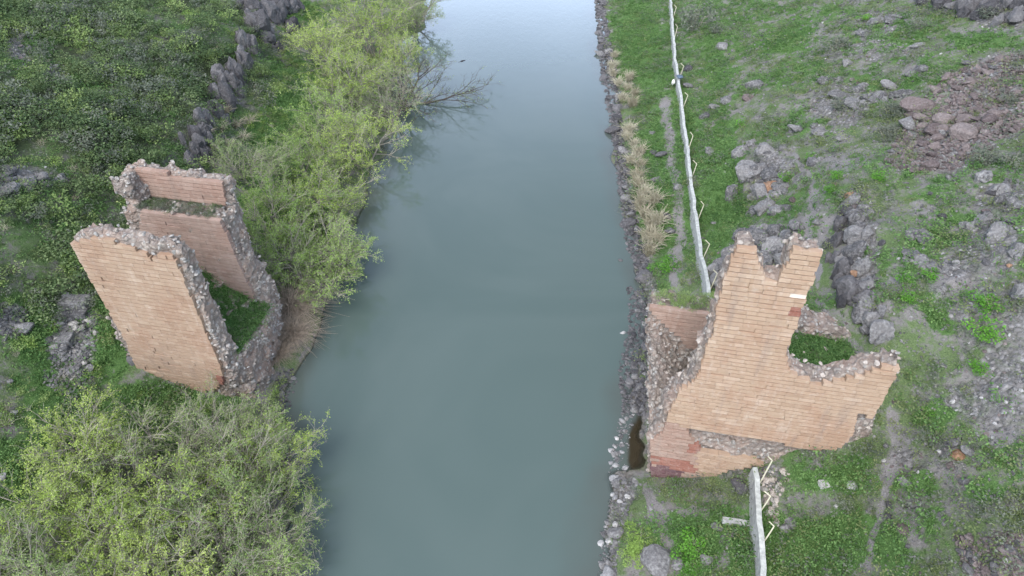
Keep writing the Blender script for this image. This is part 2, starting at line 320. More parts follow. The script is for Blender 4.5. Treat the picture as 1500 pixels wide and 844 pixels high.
ROCK = shape_mask([(1400, 190, 120, 48, -18), (1440, 120, 90, 40, -20), (1380, 225, 70, 30, 0), (1130, 250, 55, 40, 0), (1110, 370, 60, 50, 0), (1260, 370, 32, 90, 5), (1230, 150, 60, 40, -10), (1290, 30, 50, 20, 0), (1460, 15, 60, 30, 0), (1370, 5, 50, 12, 0), (1470, 290, 50, 40, 0), (1460, 350, 50, 35, 30), (1465, 815, 60, 35, 0), (1395, 655, 28, 22, 0), (1330, 740, 20, 14, 0),
    (110, 500, 48, 90, 15), (15, 470, 45, 32, 0), (20, 265, 70, 32, 0), (28, 60, 24, 35, 0), (75, 100, 28, 18, 0), (395, 30, 32, 48, 0), (345, 130, 14, 40, 20), (295, 215, 14, 34, 0), (1125, 700, 32, 26, 0), (905, 720, 26, 50, 0), (925, 560, 30, 120, 0), (935, 420, 30, 34, 0), ('l', 11, SHR[:10])], 18, .5)
ROCK = np.maximum(ROCK, np.clip((fbm(GX*.16, GY*.16, None, 4, 71)-.22)*5, 0, 1)*.7*((PU > 1120) & right))
LUSH = shape_mask([(940, 60, 50, 110, 0), (985, 250, 70, 200, 0), (1060, 250, 42, 130, 0), (1050, 90, 40, 70, 0), (1070, 330, 30, 60, 0), (1150, 60, 70, 40, 0), (1300, 60, 90, 26, -10), (1440, 60, 70, 22, 10), (1350, 110, 60, 25, -30), (1370, 760, 30, 30, 0), (1240, 800, 140, 60, 0), (1120, 800, 200, 70, 0), (1450, 720, 60, 40, 0), (1220, 690, 100, 30, 0), (1330, 700, 60, 30, 0), (1000, 780, 60, 60, 0), (1380, 600, 40, 40, 0), (1380, 450, 50, 40, 0),
    (430, 130, 60, 60, 0), (400, 190, 70, 60, 0), (440, 20, 60, 30, 0), (420, 300, 90, 80, 0), (60, 60, 40, 30, 0), (90, 590, 90, 120, 0), (240, 600, 150, 50, 0), (300, 640, 100, 60, 0), (60, 480, 80, 70, 0), (160, 490, 40, 90, 0), (270, 235, 20, 14, 0), (130, 400, 60, 30, 0), (60, 700, 90, 100, 0), (410, 420, 50, 60, 0)], 26, .6)
SCRUB = ((PU < 400) & (PV < 480) & ~right).astype(float)*np.clip((Z-4.5)/3, 0, 1)*infr
SCRUB *= 1-ROCK*.8
# fine relief
LUSH = np.maximum(LUSH*np.where(GX > 24, .85, 1), np.clip((fbm(GX*.13, GY*.13, None, 4, 91)+.04)*2.0, 0, .45)*(GX > 18)*infr*(1-ROCK*.7))
SCRUB *= np.clip(.95+1.6*fbm(GX*.1, GY*.1, None, 4, 92), .35, 1); LUSH = np.maximum(LUSH, (1-SCRUB)*(SCRUB > .2)*.5)
hill = np.clip((Z-.3)/3, 0, 1)
Z = Z+hill*(.45*fbm(GX*.22, GY*.22, None, 3, 1)+.16*fbm(GX*1.1, GY*1.1, None, 3, 2))
wd, wv = worley(GX*.9+.4*fbm(GX, GY, None, 2, 8), GY*.9+.4*fbm(GX, GY, None, 2, 9), 4)
rk = np.clip(ROCK, 0, 1)*np.clip((Z+.2)/1.2, 0, 1)
Z = Z+rk*(.55*(wv-.4)+.25*(.5-wd))
Z = Z+.06*np.clip(Z+.3, 0, 1)*fbm(GX*3, GY*3, None, 2, 12)-.12*PATH
def interp(A, x, y):
    x = np.asarray(x, float); y = np.asarray(y, float)
    i = np.clip(np.searchsorted(gx, x)-1, 0, len(gx)-2); j = np.clip(np.searchsorted(gy, y)-1, 0, len(gy)-2)
    fx = (x-gx[i])/(gx[i+1]-gx[i]); fy = (y-gy[j])/(gy[j+1]-gy[j])
    return (A[j, i]*(1-fx)+A[j, i+1]*fx)*(1-fy)+(A[j+1, i]*(1-fx)+A[j+1, i+1]*fx)*fy
def ground(x, y): return float(interp(Z, x, y))
def hit(u, v, up=0.0):
    """where the line of sight through a photo pixel meets the ground raised by up"""
    d = ray(u, v); t = (-CAMH)/d[2]; ts = np.linspace(8, t+4, 900); P = ts[:, None]*d[None]; P[:, 2] += CAMH
    g = np.maximum(interp(Z, P[:, 0], P[:, 1]), 0)+up; k = np.argmax(P[:, 2] <= g)
    if k == 0: k = len(ts)-1
    a, b = P[k-1], P[k]; ga = a[2]-g[k-1]; gb = g[k]-b[2]; f = ga/max(ga+gb, 1e-6); p = a+(b-a)*f
    return np.array([p[0], p[1], max(ground(p[0], p[1]), -.05)])
def mpp(p): return (p[1]*math.cos(TH)-(p[2]-CAMH)*math.sin(TH))/F   # metres per photo pixel there
def ground_mat():
    t = NT('ground'); p = t.pos(); L, D, K, S = [t.attr(n) for n in ('lush', 'dirt', 'rock', 'scrub')]
    n0 = t.noise(.12, 4, .6, p); n1 = t.noise(.55, 6, .7, p); n2 = t.noise(3.2, 5, .75, p); n3 = t.noise(11, 4, .7, p)
    soil = t.ramp(n2, [(.25, (.13, .125, .115)), (.5, (.20, .19, .185)), (.75, (.30, .29, .285))])
    moss = t.ramp(n3, [(.3, (.06, .095, .04)), (.55, (.12, .17, .075)), (.8, (.20, .25, .13))])
    grs = t.ramp(n3, [(.3, (.05, .105, .035)), (.55, (.095, .175, .055)), (.8, (.16, .25, .09))])
    half = t.step(t.math('ADD', t.math('MULTIPLY', n1, .7), t.math('MULTIPLY', n2, .3)),   .42, .54)
    c = t.mix(half, soil, moss)
    lf = t.step(t.math('ADD', L, t.math('MULTIPLY', t.math('SUBTRACT', n1, .5), 1.5)), .25, .6); c = t.mix(lf, c, grs)
    c = t.mix(S, c, t.ramp(n2, [(.3, (.022, .032, .016)), (.7, (.06, .075, .04))]))
    df = t.step(t.math('ADD', D, t.math('MULTIPLY', t.math('SUBTRACT', n2, .5), .9)), .35, .65)
    c = t.mix(df, c, t.ramp(n3, [(.3, (.17, .16, .155)), (.7, (.27, .26, .26))]))
    rf = t.step(t.math('ADD', K, t.math('MULTIPLY', t.math('SUBTRACT', n1, .5), 2.4)), .5, .8)
    vc = t.new('SeparateColor'); t.l.new(t.vor(3.0, p, 'F1', 'Color'), vc.inputs[0]); vd = t.vor(3.0, p)
    rc = t.ramp(vc.outputs[0], [(0, (.14, .135, .135)), (.5, (.22, .21, .21)), (1, (.32, .31, .31))]); rc = t.mix(t.math('MULTIPLY', t.step(vd, .3, .6), .55), rc, (.10, .10, .085))
    rc = t.mix(t.step(n2, .5, .7), rc, (.24, .24, .245))
    c = t.mix(rf, c, rc)
    z = t.new('SeparateXYZ'); t.l.new(p, z.inputs[0]); wet = t.step(z.outputs[2], .15, -.1)
    c = t.mix(wet, c, t.mix(1, t.mix(n2, (.12, .105, .08), (.2, .18, .15)), (.8, .8, .8), 'MULTIPLY'))
    h = t.math('ADD', t.math('ADD', t.math('MULTIPLY', n2, .7), t.math('MULTIPLY', n3, .3)), t.math('MULTIPLY', t.math('MULTIPLY', vd, -1), rf))
    t.bump(h, .9, .22); return t.fin(c, .95, .1)
ny, nx = Z.shape
idx = np.arange(nx*ny).reshape(ny, nx)
Fg = np.stack([idx[:-1, :-1], idx[:-1, 1:], idx[1:, 1:], idx[1:, :-1]], -1).reshape(-1, 4)
gm = mesh_np('ground', np.stack([GX, GY, Z], -1).reshape(-1, 3), Fg, True)
for nme, A in (('lush', LUSH), ('dirt', np.clip(PATH+DIRT*.75, 0, 1)), ('rock', ROCK), ('scrub', SCRUB)): attr(gm, nme, A.ravel())
tag(link('ground', gm, ground_mat()), 'rocky grass valley sides and river banks', kind='structure')
# ---------------------------------------------------------------- river
wx = np.arange(-40, 42, .6); wy = np.concatenate([-np.array(grow(-12, 2, 1200))[::-1], np.arange(13, 150, .6), np.array(grow(150, 2, 1500))])
WX, WY = np.meshgrid(wx, wy); wi = np.arange(WX.size).reshape(WX.shape)
wm = mesh_np('river', np.stack([WX, WY, WX*0], -1).reshape(-1, 3), np.stack([wi[:-1, :-1], wi[:-1, 1:], wi[1:, 1:], wi[1:, :-1]], -1).reshape(-1, 4), True)
_u, _v = proj(WX, WY, WX*0)
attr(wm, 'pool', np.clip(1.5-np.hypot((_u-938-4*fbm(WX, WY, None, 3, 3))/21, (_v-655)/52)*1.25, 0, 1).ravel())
attr(wm, 'depth', np.clip(-interp(Z, WX, WY), -1, 5).ravel())
def water_mat():
    t = NT('river_water'); p = t.pos(); dp = t.attr('depth'); n0 = t.noise(.05, 3, .6, p, 1.0)
    body = t.new('BsdfDiffuse'); t.put(body.inputs[0], t.mix(t.step(dp, .1, .9), t.mix(n0, (.085, .105, .095), (.075, .095, .085)), t.mix(t.step(n0, .3, .7), (.076, .110, .101), (.090, .124, .114))))
    t.put(body.inputs[0], t.mix(t.step(t.attr('pool'), .2, .6), body.inputs[0].links[0].from_socket, (.035, .028, .016)))  # brown pool water, with the pier wall's shade painted into its dark colour
    tr = t.new('BsdfTransparent'); tr.inputs[0].default_value = (.72, .78, .74, 1)
    ms = t.new('MixShader'); t.l.new(t.step(dp, -.05, .12), ms.inputs[0]); t.l.new(tr.outputs[0], ms.inputs[1]); t.l.new(body.outputs[0], ms.inputs[2])
    gl = t.new('BsdfGlossy'); gl.inputs['Roughness'].default_value = .04
    bp = t.new('Bump'); bp.inputs['Strength'].default_value = .2; bp.inputs['Distance'].default_value = .05
    mp = t.new('Mapping'); mp.inputs['Scale'].default_value = (1, .45, 1); t.l.new(p, mp.inputs[0])
    t.l.new(t.math('ADD', t.noise(1.1, 3, .55, mp.outputs[0], .6), t.math('MULTIPLY', t.noise(4.5, 2, .5, mp.outputs[0]), .25)), bp.inputs['Height'])
    t.l.new(bp.outputs[0], gl.inputs['Normal'])
    fr = t.new('Fresnel'); fr.inputs[0].default_value = 1.34; t.l.new(bp.outputs[0], fr.inputs['Normal'])
    m2 = t.new('MixShader'); t.l.new(t.math('MULTIPLY', fr.outputs[0], 2.6, clamp=True), m2.inputs[0]); t.l.new(ms.outputs[0], m2.inputs[1]); t.l.new(gl.outputs[0], m2.inputs[2])
    t.l.new(m2.outputs[0], t.out.inputs[0]); return t.m
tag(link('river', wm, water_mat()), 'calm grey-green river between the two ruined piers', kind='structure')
# ================================================================ RUINED PIERS
def scan(P, z):
    xs = []
    for i in range(len(P)):
        (x0, z0), (x1, z1) = P[i], P[(i+1) % len(P)]
        if (z0 > z) != (z1 > z): xs.append(x0+(x1-x0)*(z-z0)/(z1-z0))
    xs.sort(); return list(zip(xs[::2], xs[1::2]))
def sub_iv(iv, ex):
    for a, b in ex:
        r = []
        for c, d_ in iv:
            if b <= c or a >= d_: r.append((c, d_)); continue
            if a > c: r.append((c, a))
            if b < d_: r.append((b, d_))
        iv = r
    return iv
def block_mesh(seed, name, mat):
    r = random.Random(seed); j = lambda: r.uniform(-.006, .006)
    V = [(x*.5+j(), .5, z*.5+j()) for x, z in ((-1, -1), (1, -1), (1, 1), (-1, 1))]
    V += [(x*.5+j(), -.47, z*.5+j()) for x, z in ((-1, -1), (1, -1), (1, 1), (-1, 1))]
    V += [(x*(.5-r.uniform(.002, .005)), -.5+j(), z*(.5-r.uniform(.015, .04))) for x, z in ((-1, -1), (1, -1), (1, 1), (-1, 1))]
    Fc = [(0, 3, 2, 1)]+[(i, (i+1) % 4, (i+1) % 4+4, i+4) for i in range(4)]+[(i+4, (i+1) % 4+4, (i+1) % 4+8, i+8) for i in range(4)]+[(8, 9, 10, 11)]
    me = mesh_np(name, V, np.array(Fc)); me.materials.append(mat); return me
BM = {}
def lay(parent, origin, name, P, nf, ch, Ls, ex=(), mat='ashlar', special=(), rag=.18, z0=0, thick=.42, cap=290):
    spec = []; r = random.Random(len(P)*31+int(nf*7)); zs = [p[1] for p in P]; k = math.floor((min(zs)-z0)/ch)
    while z0+k*ch < max(zs):
        zm = z0+k*ch+ch/2; iv = scan(P, zm)
        for e in ex: iv = sub_iv(iv, scan(e, zm))
        for a, b in iv:
            if b-a < .2: continue
            a += r.uniform(-rag, rag*.3); b += r.uniform(-rag*.3, rag); s = a; first = True; row = r.uniform(0, .03)
            while s < b-.05:
                L = r.uniform(*Ls)*(.6 if first and k % 2 else 1); first = False
                if b-(s+L) < .3: L = b-s
                m = mat
                for (pp, mm) in special:
                    if in_poly(np.array([s+L/2]), np.array([zm]), pp)[0]: m = mm
                spec.append((L, s+L/2, zm, m, row+r.uniform(0, .02)+(r.uniform(.03, .1) if r.random() < .04 else 0), r.randrange(6))); s += L
        k += 1
    spec.sort(key=lambda q: -q[0]); rest = {}
    for q, (L, sc_, zm, m, pr, i) in enumerate(spec):
        key = (name, m, i)
        if key not in BM: BM[key] = block_mesh(i*7+3, name, M[m])
        loc = (sc_-origin[0], nf+thick/2+pr-origin[1], zm-origin[2]); scl = (L-.013, thick, ch-.05)
        if q < cap:
            o = bpy.data.objects.new(name, BM[key]); COL.objects.link(o); o.parent = parent; o.location = loc; o.scale = scl
        else:
            me = BM[key]; V = np.zeros(len(me.vertices)*3); me.vertices.foreach_get('co', V); Fc = np.array([p.vertices[:] for p in me.polygons]); rest.setdefault(m, []).append((V.reshape(-1, 3)*np.array(scl)+np.array(loc), Fc, r.random()))
    for m, ps in rest.items():
        V, Fc, rd = join_np(ps); me = mesh_np(name+'s_small', V, Fc); attr(me, 'rnd', rd); tag(link('small_'+name+'s', me, M[m], parent), kind='stuff')
    return spec
def surf_voxels(occ, o0, h, seed):
    """occ bool array -> rough welded quad mesh; returns V,F, face centres and normals (local coords)"""
    P = np.pad(occ, 1); faces = []; nrm = []
    sh = np.array(P.shape)+1
    def vid(i, j, k): return (i*sh[1]+j)*sh[2]+k
    for ax, sg in ((0, 1), (0, -1), (1, 1), (1, -1), (2, 1), (2, -1)):
        nb = np.roll(P, -sg, axis=ax); I = np.argwhere(P & ~nb)
        c = I.copy(); c[:, ax] += (1 if sg > 0 else 0); a1, a2 = [a for a in (0, 1, 2) if a != ax]
        e1 = np.zeros(3, int); e1[a1] = 1; e2 = np.zeros(3, int); e2[a2] = 1
        q = [c, c+e1, c+e1+e2, c+e2]
        if (sg > 0) == (ax == 1): q = q[::-1]
        faces.append(np.stack([vid(*x.T) for x in q], 1)); n = np.zeros((len(I), 3)); n[:, ax] = sg; nrm.append(n)
    Fc = np.concatenate(faces); Nn = np.concatenate(nrm); u, inv = np.unique(Fc.ravel(), return_inverse=True); Fc = inv.reshape(-1, 4)
    k = u % sh[2]; j = (u//sh[2]) % sh[1]; i = u//(sh[1]*sh[2]); V = np.stack([i, j, k], 1).astype(float)
    V = (V-1)*h+np.array(o0)
    for it in range(2):
        acc = np.zeros_like(V); cnt = np.zeros(len(V))
        for a in range(4):
            np.add.at(acc, Fc[:, a], V[Fc[:, (a+1) % 4]]+V[Fc[:, a-1]]); np.add.at(cnt, Fc[:, a], 2)
        V = V*.5+acc/cnt[:, None]*.5
    for ax in range(3): V[:, ax] += .16*vnoise(V[:, 0]*2.2, V[:, 1]*2.2, V[:, 2]*2.2, seed+ax)+.05*rng.normal(size=len(V))
    return V, Fc, V[Fc].mean(1), Nn
ROCKT = {}
def rock_template(matkey, i, sub=2, name='rock'):
    key = (name, matkey, i, sub)
    if key not in ROCKT:
        P, Fc = rock_np(i*13+sub*5+1, sub, 12+i % 5); me = mesh_np(name, P, Fc, False); me.materials.append(M[matkey]); ROCKT[key] = me
    return ROCKT[key]
def rubble_on(parent, origin, C, Nn, n_ind, n_stuff, size, seed, matfn):
    r = np.random.default_rng(seed); pick = r.permutation(len(C)); tot = n_ind+n_stuff; pick = np.resize(pick, tot)
    sz = np.sort(r.uniform(size[0], size[1], tot))[::-1]; parts = {}
    for q, f in enumerate(pick):
        c = C[f]+r.normal(size=3)*.1; s = sz[q]*np.array([r.uniform(.8, 1.3), r.uniform(.7, 1.1), r.uniform(.6, .9)])*.5
        c = c+Nn[f]*r.uniform(-.32, -.05)*sz[q]; mk = matfn(c); Rm = rotm(r, .6)
        if q < n_ind:
            o = bpy.data.objects.new('rubble_stone', rock_template(mk, q % 8, 2, 'rubble_stone')); COL.objects.link(o); o.parent = parent
            o.location = c-np.array(origin); o.scale = s; o.rotation_euler = Matrix(Rm.tolist()).to_euler()
        else:
            P, Fc = rock_np(q % 9+200, 1 if sz[q] < .3 else 2, 10); parts.setdefault(mk, []).append(((P*s)@Rm.T+c-np.array(origin), Fc, r.uniform()))
    for mk, ps in parts.items():
        V, Fc, rd = join_np(ps); me = mesh_np('rubble_fragments', V, Fc); attr(me, 'rnd', rd)
        tag(link('rubble_fragments', me, M[mk], parent), kind='stuff')
def pier(name, s0, s1, n0, n1, z1, occf, label, seed):
    ox, oy = loc2w((s0+s1)/2, (n0+n1)/2); origin = ((s0+s1)/2, (n0+n1)/2, 0)
    root = bpy.data.objects.new(name, None); COL.objects.link(root); root.location = (ox, oy, 0); root.rotation_euler = (0, 0, AX); tag(root, label, 'ruin')
    h = .3; S, N, Zz = np.meshgrid(np.arange(s0, s1, h)+h/2, np.arange(n0, n1, h)+h/2, np.arange(-1.2, z1, h)+h/2, indexing='ij')
    js = .3*vnoise(S*1.1, N*1.1, Zz*1.1, seed); jz = .35*vnoise(S*1.3+7, N*1.3, Zz*1.3, seed+1)
    occ = occf(S, N, Zz, S+js, N+js*.4, Zz+jz)
    V, Fc, C, Nn = surf_voxels(occ, (s0, n0, -1.2), h, seed); V0 = V-np.array(origin)
    link('rubble_core', mesh_np('rubble_core', V0, Fc, False), M['core'], root)
    gx_, gy_ = loc2w(C[:, 0], C[:, 1]); ok = C[:, 2] > interp(Z, gx_, gy_)-.3
    return root, origin, C[ok], Nn[ok]
# ---------- right pier -------------------------------------------------------
def P0(*px, n=0.0): return [pl(u, v, n) for u, v in px]
RA = P0((955, 703), (953, 648), (974, 632), (977, 614), (988, 592), (997, 574), (1019, 560), (1026, 542), (1036, 506), (1047, 488), (1051, 455), (1060, 414), (1072, 382), (1080, 364), (1106, 364), (1108, 388), (1116, 400), (1118, 413), (1140, 413), (1150, 396), (1160, 376), (1166, 366), (1203, 372),
        (1190, 412), (1175, 452), (1164, 487), (1156, 502), (1150, 522), (1155, 545), (1170, 556), (1200, 565), (1235, 558), (1270, 548), (1296, 540), (1319, 538), (1299, 575), (1278, 615), (1266, 640), (1262, 660), (1240, 668), (1200, 675), (1150, 682), (1105, 684), (1060, 693), (1030, 705), (1015, 709), (990, 706))
RX = P0((1003, 626), (1030, 634), (1060, 638), (1110, 642), (1165, 656), (1200, 661), (1232, 658), (1248, 640), (1256, 604), (1270, 606), (1276, 630), (1290, 660), (1262, 668), (1200, 676), (1150, 684), (1112, 680), (1100, 673), (1070, 669), (1030, 664), (1012, 645))
RCp = [(s, z) for s, z in RA]
RC = P0((955, 712), (950, 646), (966, 626), (972, 606), (982, 590), (1008, 566), (1018, 540), (1027, 510), (1042, 480), (1049, 452), (1058, 414), (1070, 382), (1078, 362), (1088, 356), (1104, 358), (1108, 384), (1116, 396), (1120, 409), (1138, 408), (1148, 393), (1158, 370), (1166, 355), (1180, 364), (1202, 372),
        (1190, 412), (1175, 452), (1164, 484), (1158, 500), (1153, 520), (1160, 543), (1180, 556), (1200, 561), (1235, 552), (1270, 543), (1296, 535), (1317, 534), (1296, 575), (1276, 615), (1276, 650), (1262, 672), (1200, 700), (1100, 730), (1000, 760), (955, 760))
RF7 = [pl(*q, 7.0) for q in [(946, 447), (960, 449), (1000, 455), (1060, 463), (1060, 530), (1030, 528), (1019, 519), (1012, 512), (1004, 508), (998, 496), (988, 490), (975, 478), (966, 470), (958, 462)]]
def occR(S, N, Zz, s, n, z):
    near = in_poly(s*.35+S*.65, z*.35+Zz*.65, RC) & (N > .22) & (N < 1.6+np.clip((13-z)*.15, 0, .9)-.3*(z > 17))
    near |= in_poly(S, Zz, RC) & (N > .22) & (N < 1.2)
    # facing has fallen here: core set back
    near &= ~(in_poly(S, Zz, RX) & (N < .55))
    top = 11.1-.25*np.abs(s-1)+.3*(s < 0)
    far = (n > 7.22) & (n < 9.4) & (s > -.35-.155*np.clip(z, 0, 11)) & (s < 5.6) & (z < top)
    ridge = (n > 7.2) & (n < 9.0+.3*s*0) & (s >= 5.4) & (s < 12.5) & (z < 12.4-.28*(s-5.5))
    q8 = np.clip(n, 0, 8)/8; edge = -.2-np.clip(z, 0, 11)*(.165*q8+.07*(1-q8))
    zt = 5.2+5.6*np.clip(n, 0, 8)/8
    flo = 5.0+np.clip((s-1.5)/4.5, 0, 1)*5
    fill = (N > .6) & (N < 8) & (s > edge) & (s < 13) & (z < np.maximum(flo, zt-1.25*(s-edge)-.4*np.sin(n*1.3)))
    return near | far | ridge | fill
rp, ro, C, Nn = pier('ruined_bridge_pier', -3.3, 13.8, -.3, 10.2, 23.6, occR, 'ruined peach-stone bridge pier with a notched tower and broken wing on the right bank', 5)
SPEC = [(P0((953, 682), (1003, 688), (1003, 706), (953, 706)), 'ashlar_dark'), (P0((962, 668), (1012, 678), (1012, 692), (985, 688), (958, 680)), 'ashlar_red'), (P0((1003, 652), (1028, 656), (1028, 667), (1003, 664)), 'ashlar_red'),
        (P0((1162, 451), (1176, 451), (1176, 464), (1162, 464)), 'ashlar_red'), (P0((1162, 429), (1177, 429), (1177, 441), (1162, 441)), 'ashlar_pale'), (P0((950, 600), (1020, 640), (1020, 700), (950, 700)), 'ashlar_pink')]
SPEC = SPEC[-1:]+SPEC[:-1]
nb = lay(rp, ro, 'ashlar_block', RA, 0, .335, (.55, 1.15), [RX], 'ashlar', SPEC, .12)
nb2 = lay(rp, ro, 'inner_ashlar_block', RF7, 7.0, .37, (.9, 1.6), [], 'ashlar_pink', (), .1)
print('right blocks', len(nb), len(nb2))
def covered(C, Nn, polys):
    m = np.zeros(len(C), bool)
    for P, ex, nf, tol in polys:
        q = in_poly(C[:, 0], C[:, 2], P) & (np.abs(C[:, 1]-nf-.25) < tol) & (Nn[:, 1] < -.5)
        for e in ex: q &= ~in_poly(C[:, 0], C[:, 2], e)
        m |= q
    return m
back = (Nn[:, 1] > .5)
keep = ~covered(C, Nn, [(RA, [RX], 0, .5), (RF7, [], 7, .6)]) & ~back & ~((C[:, 1] > 2.0) & (C[:, 1] < 7) & (Nn[:, 2] > .5) & (C[:, 0] > 1.8))
def mrR(c): return 'rubgrey' if (c[1] > 6 or c[2] < 7.2 and c[0] > 1.2) and rng.random() < .8 else ('rubble' if rng.random() < .75 else 'rubgrey')
rubble_on(rp, ro, C[keep], Nn[keep], 240, 1300, (.12, .42), 3, mrR)
def floor_sheet(root, origin, s0, s1, n0, n1, zf, matk, name='grass_floor'):
    S, N = np.meshgrid(np.arange(s0, s1, .3), np.arange(n0, n1, .3)); zz = zf(S, N)+.12*fbm(S*.8, N*.8, None, 3, 4)
    i = np.arange(S.size).reshape(S.shape); V = np.stack([S-origin[0], N-origin[1], zz], -1).reshape(-1, 3)
    me = mesh_np(name, V, np.stack([i[:-1, :-1], i[:-1, 1:], i[1:, 1:], i[1:, :-1]], -1).reshape(-1, 4), True); link(name, me, M[matk], root); return S.ravel(), N.ravel(), zz.ravel()
def floor_mat():
    t = NT('overgrown_fill'); p = t.pos(); n = t.noise(1.2, 5, .7, p); n2 = t.noise(9, 4, .7, p)
    c = t.ramp(n2, [(.3, (.025, .07, .02)), (.6, (.06, .13, .035)), (.85, (.11, .2, .06))]); c = t.mix(t.step(n, .52, .66), c, (.2, .18, .15)); t.bump(n2, .8, .15); return t.fin(c, .95, .1)
M['fill'] = floor_mat()
fzR = lambda S, N: 5.15+np.clip((S-1.5)/4.5, 0, 1)*5.1
FR = floor_sheet(rp, ro, 1.6, 12.9, 1.7, 7.3, fzR, 'fill')
# ---------- left pier --------------------------------------------------------
LA = P0((104, 360), (126, 352), (150, 352), (172, 358), (192, 364), (213, 374), (222, 384), (232, 374), (246, 372), (256, 384), (266, 405), (276, 430), (290, 462), (300, 488), (312, 515), (322, 535), (326, 562), (310, 574), (290, 576), (262, 572), (240, 560), (222, 552), (206, 541), (199, 538), (184, 501), (144, 431))
LC = P0((103, 360), (106, 350), (120, 344), (140, 343), (170, 350), (200, 356), (230, 360), (250, 361), (259, 368), (271, 394), (283, 427), (297, 458), (311, 492), (326, 522), (338, 560), (338, 640), (220, 640), (200, 540), (184, 501))
LFu = [pl(*q, 9.0) for q in [(199, 251), (230, 254), (270, 260), (324, 268), (331, 304), (290, 299), (250, 292), (207, 286)]]
LFl = [pl(*q, 7.0) for q in [(206, 309), (320, 325), (335, 352), (348, 385), (360, 412), (371, 432), (372, 448), (340, 440), (290, 430), (200, 430)]]
def occL(S, N, Zz, s, n, z):
    near = in_poly(s*.3+S*.7, z*.3+Zz*.7, LC) & (N > .22) & (N < 1.3+.06*(17-Zz))
    eR = -35.0+np.clip((14-z)/8, 0, 1)*1.3; eL = -43.3+.25*np.clip((14-z)/8, 0, 1)
    farl = (N > 7.22) & (n < 9.4+.15*np.clip(14-z, 0, 6)*0) & (s > eL) & (s < eR) & (z < 14.15) & ((N > 7.22) | (s > -42))
    faru = (N > 9.22) & (n < 10.3) & (s > -43.0) & (s < -35.0) & (z < 16.9-.06*(s+43))
    ends = (n > 7.6) & (n < 10.3) & (s > -43.6) & (s < -42.3) & (z < 16.6)
    flo = np.where(s < -39, 9.0, 9-(s+39)/4.5*3.1); flo = np.maximum(flo, 5.6-.25*np.clip(s+33.5, 0, 3))
    flo = flo-.35*(n < 2.5)
    e = -32.6-.05*(n-4)**2+.04*np.clip(4.5-z, 0, 5)
    fill = (N > .6) & (N < 9.5) & (s > -42.6) & (s < e) & (z < flo)
    return near | farl | faru | ends | fill | ((N > 7.22) & (n < 10.3) & (s > -43.2) & (s < -35.0) & (z < 14.1) & (z > 12.6))
lp_, lo, C, Nn = pier('ruined_bridge_pier', -44.4, -30.0, -.6, 11.6, 18.4, occL, 'ruined bridge pier of two tall parallel walls enclosing grass on the left bank', 15)
lb = lay(lp_, lo, 'ashlar_block', LA, 0, .365, (.55, 1.2), [], 'ashlar_tan', [(P0((318, 552), (332, 552), (332, 572), (318, 572)), 'ashlar_red')], .1)
lb2 = lay(lp_, lo, 'inner_ashlar_block', LFl, 7.0, .365, (.7, 1.3), [], 'ashlar_inner', (), .08, cap=200)
lb3 = lay(lp_, lo, 'inner_ashlar_block', LFu, 9.0, .365, (.7, 1.3), [], 'ashlar_pink', (), .08, cap=95)
print('left blocks', len(lb), len(lb2), len(lb3))
keep = ~covered(C, Nn, [(LA, [], 0, .5), (LFu, [], 9, .6), (LFl, [], 7, .6)]) & ~(Nn[:, 1] > .5) & ~((C[:, 1] > 1.8) & (C[:, 1] < 7.2) & (Nn[:, 2] > .5) & (C[:, 0] < -33.0))
def mrL(c): return 'rubgrey' if (c[2] > 13 or c[2] < 6) and rng.random() < .75 else ('rubble' if rng.random() < .6 else 'rubgrey')
rubble_on(lp_, lo, C[keep], Nn[keep], 240, 1500, (.12, .42), 4, mrL)
def fzL(S, N):
    f = np.where(S < -39, 9.15, 9.15-(S+39)/4.5*3.1); return np.maximum(f, 5.7-.25*np.clip(S+33.5, 0, 3))
FL = floor_sheet(lp_, lo, -42.3, -32.8, 1.7, 7.3, fzL, 'fill')
# ================================================================ VEGETATION generators
def tubes(pls, sides):
    """pls: list of (pts(k,3), rad(k)) -> V,F"""
    Vs, Fs, o = [], [], 0; an = np.linspace(0, 2*math.pi, sides, endpoint=False)
    for P, rd in pls:
        P = np.asarray(P); k = len(P); T = np.gradient(P, axis=0); T /= np.maximum(np.linalg.norm(T, axis=1)[:, None], 1e-6)
        ref = np.where(np.abs(T[:, 2:3]) > .9, np.array([[1., 0, 0]]), np.array([[0, 0, 1.]])); U = np.cross(T, ref); U /= np.linalg.norm(U, axis=1)[:, None]; W = np.cross(T, U)
        ring = P[:, None]+(U[:, None]*np.cos(an)[None, :, None]+W[:, None]*np.sin(an)[None, :, None])*np.asarray(rd)[:, None, None]
        Vs.append(ring.reshape(-1, 3)); a = np.arange(sides); b = (a+1) % sides
        for i in range(k-1): Fs.append(np.stack([a+i*sides, b+i*sides, b+(i+1)*sides, a+(i+1)*sides], 1)+o)
        o += k*sides
    return np.concatenate(Vs), np.concatenate(Fs)
def leaves_np(P, size, r, up=.5, asp=.5):
    n = len(P); d1 = r.normal(size=(n, 3)); d1[:, 2] *= .5; d1 /= np.linalg.norm(d1, axis=1)[:, None]
    nn = r.normal(size=(n, 3)); nn[:, 2] += up*2; d2 = np.cross(nn, d1); d2 /= np.maximum(np.linalg.norm(d2, axis=1)[:, None], 1e-6)
    s = size*r.uniform(.6, 1.3, n)[:, None]; a = d1*s*.5; b = d2*s*.5*asp
    V = np.stack([P-a, P+b, P+a, P-b], 1).reshape(-1, 3); return V, np.arange(4*n).reshape(-1, 4), np.repeat(r.uniform(size=n), 4)
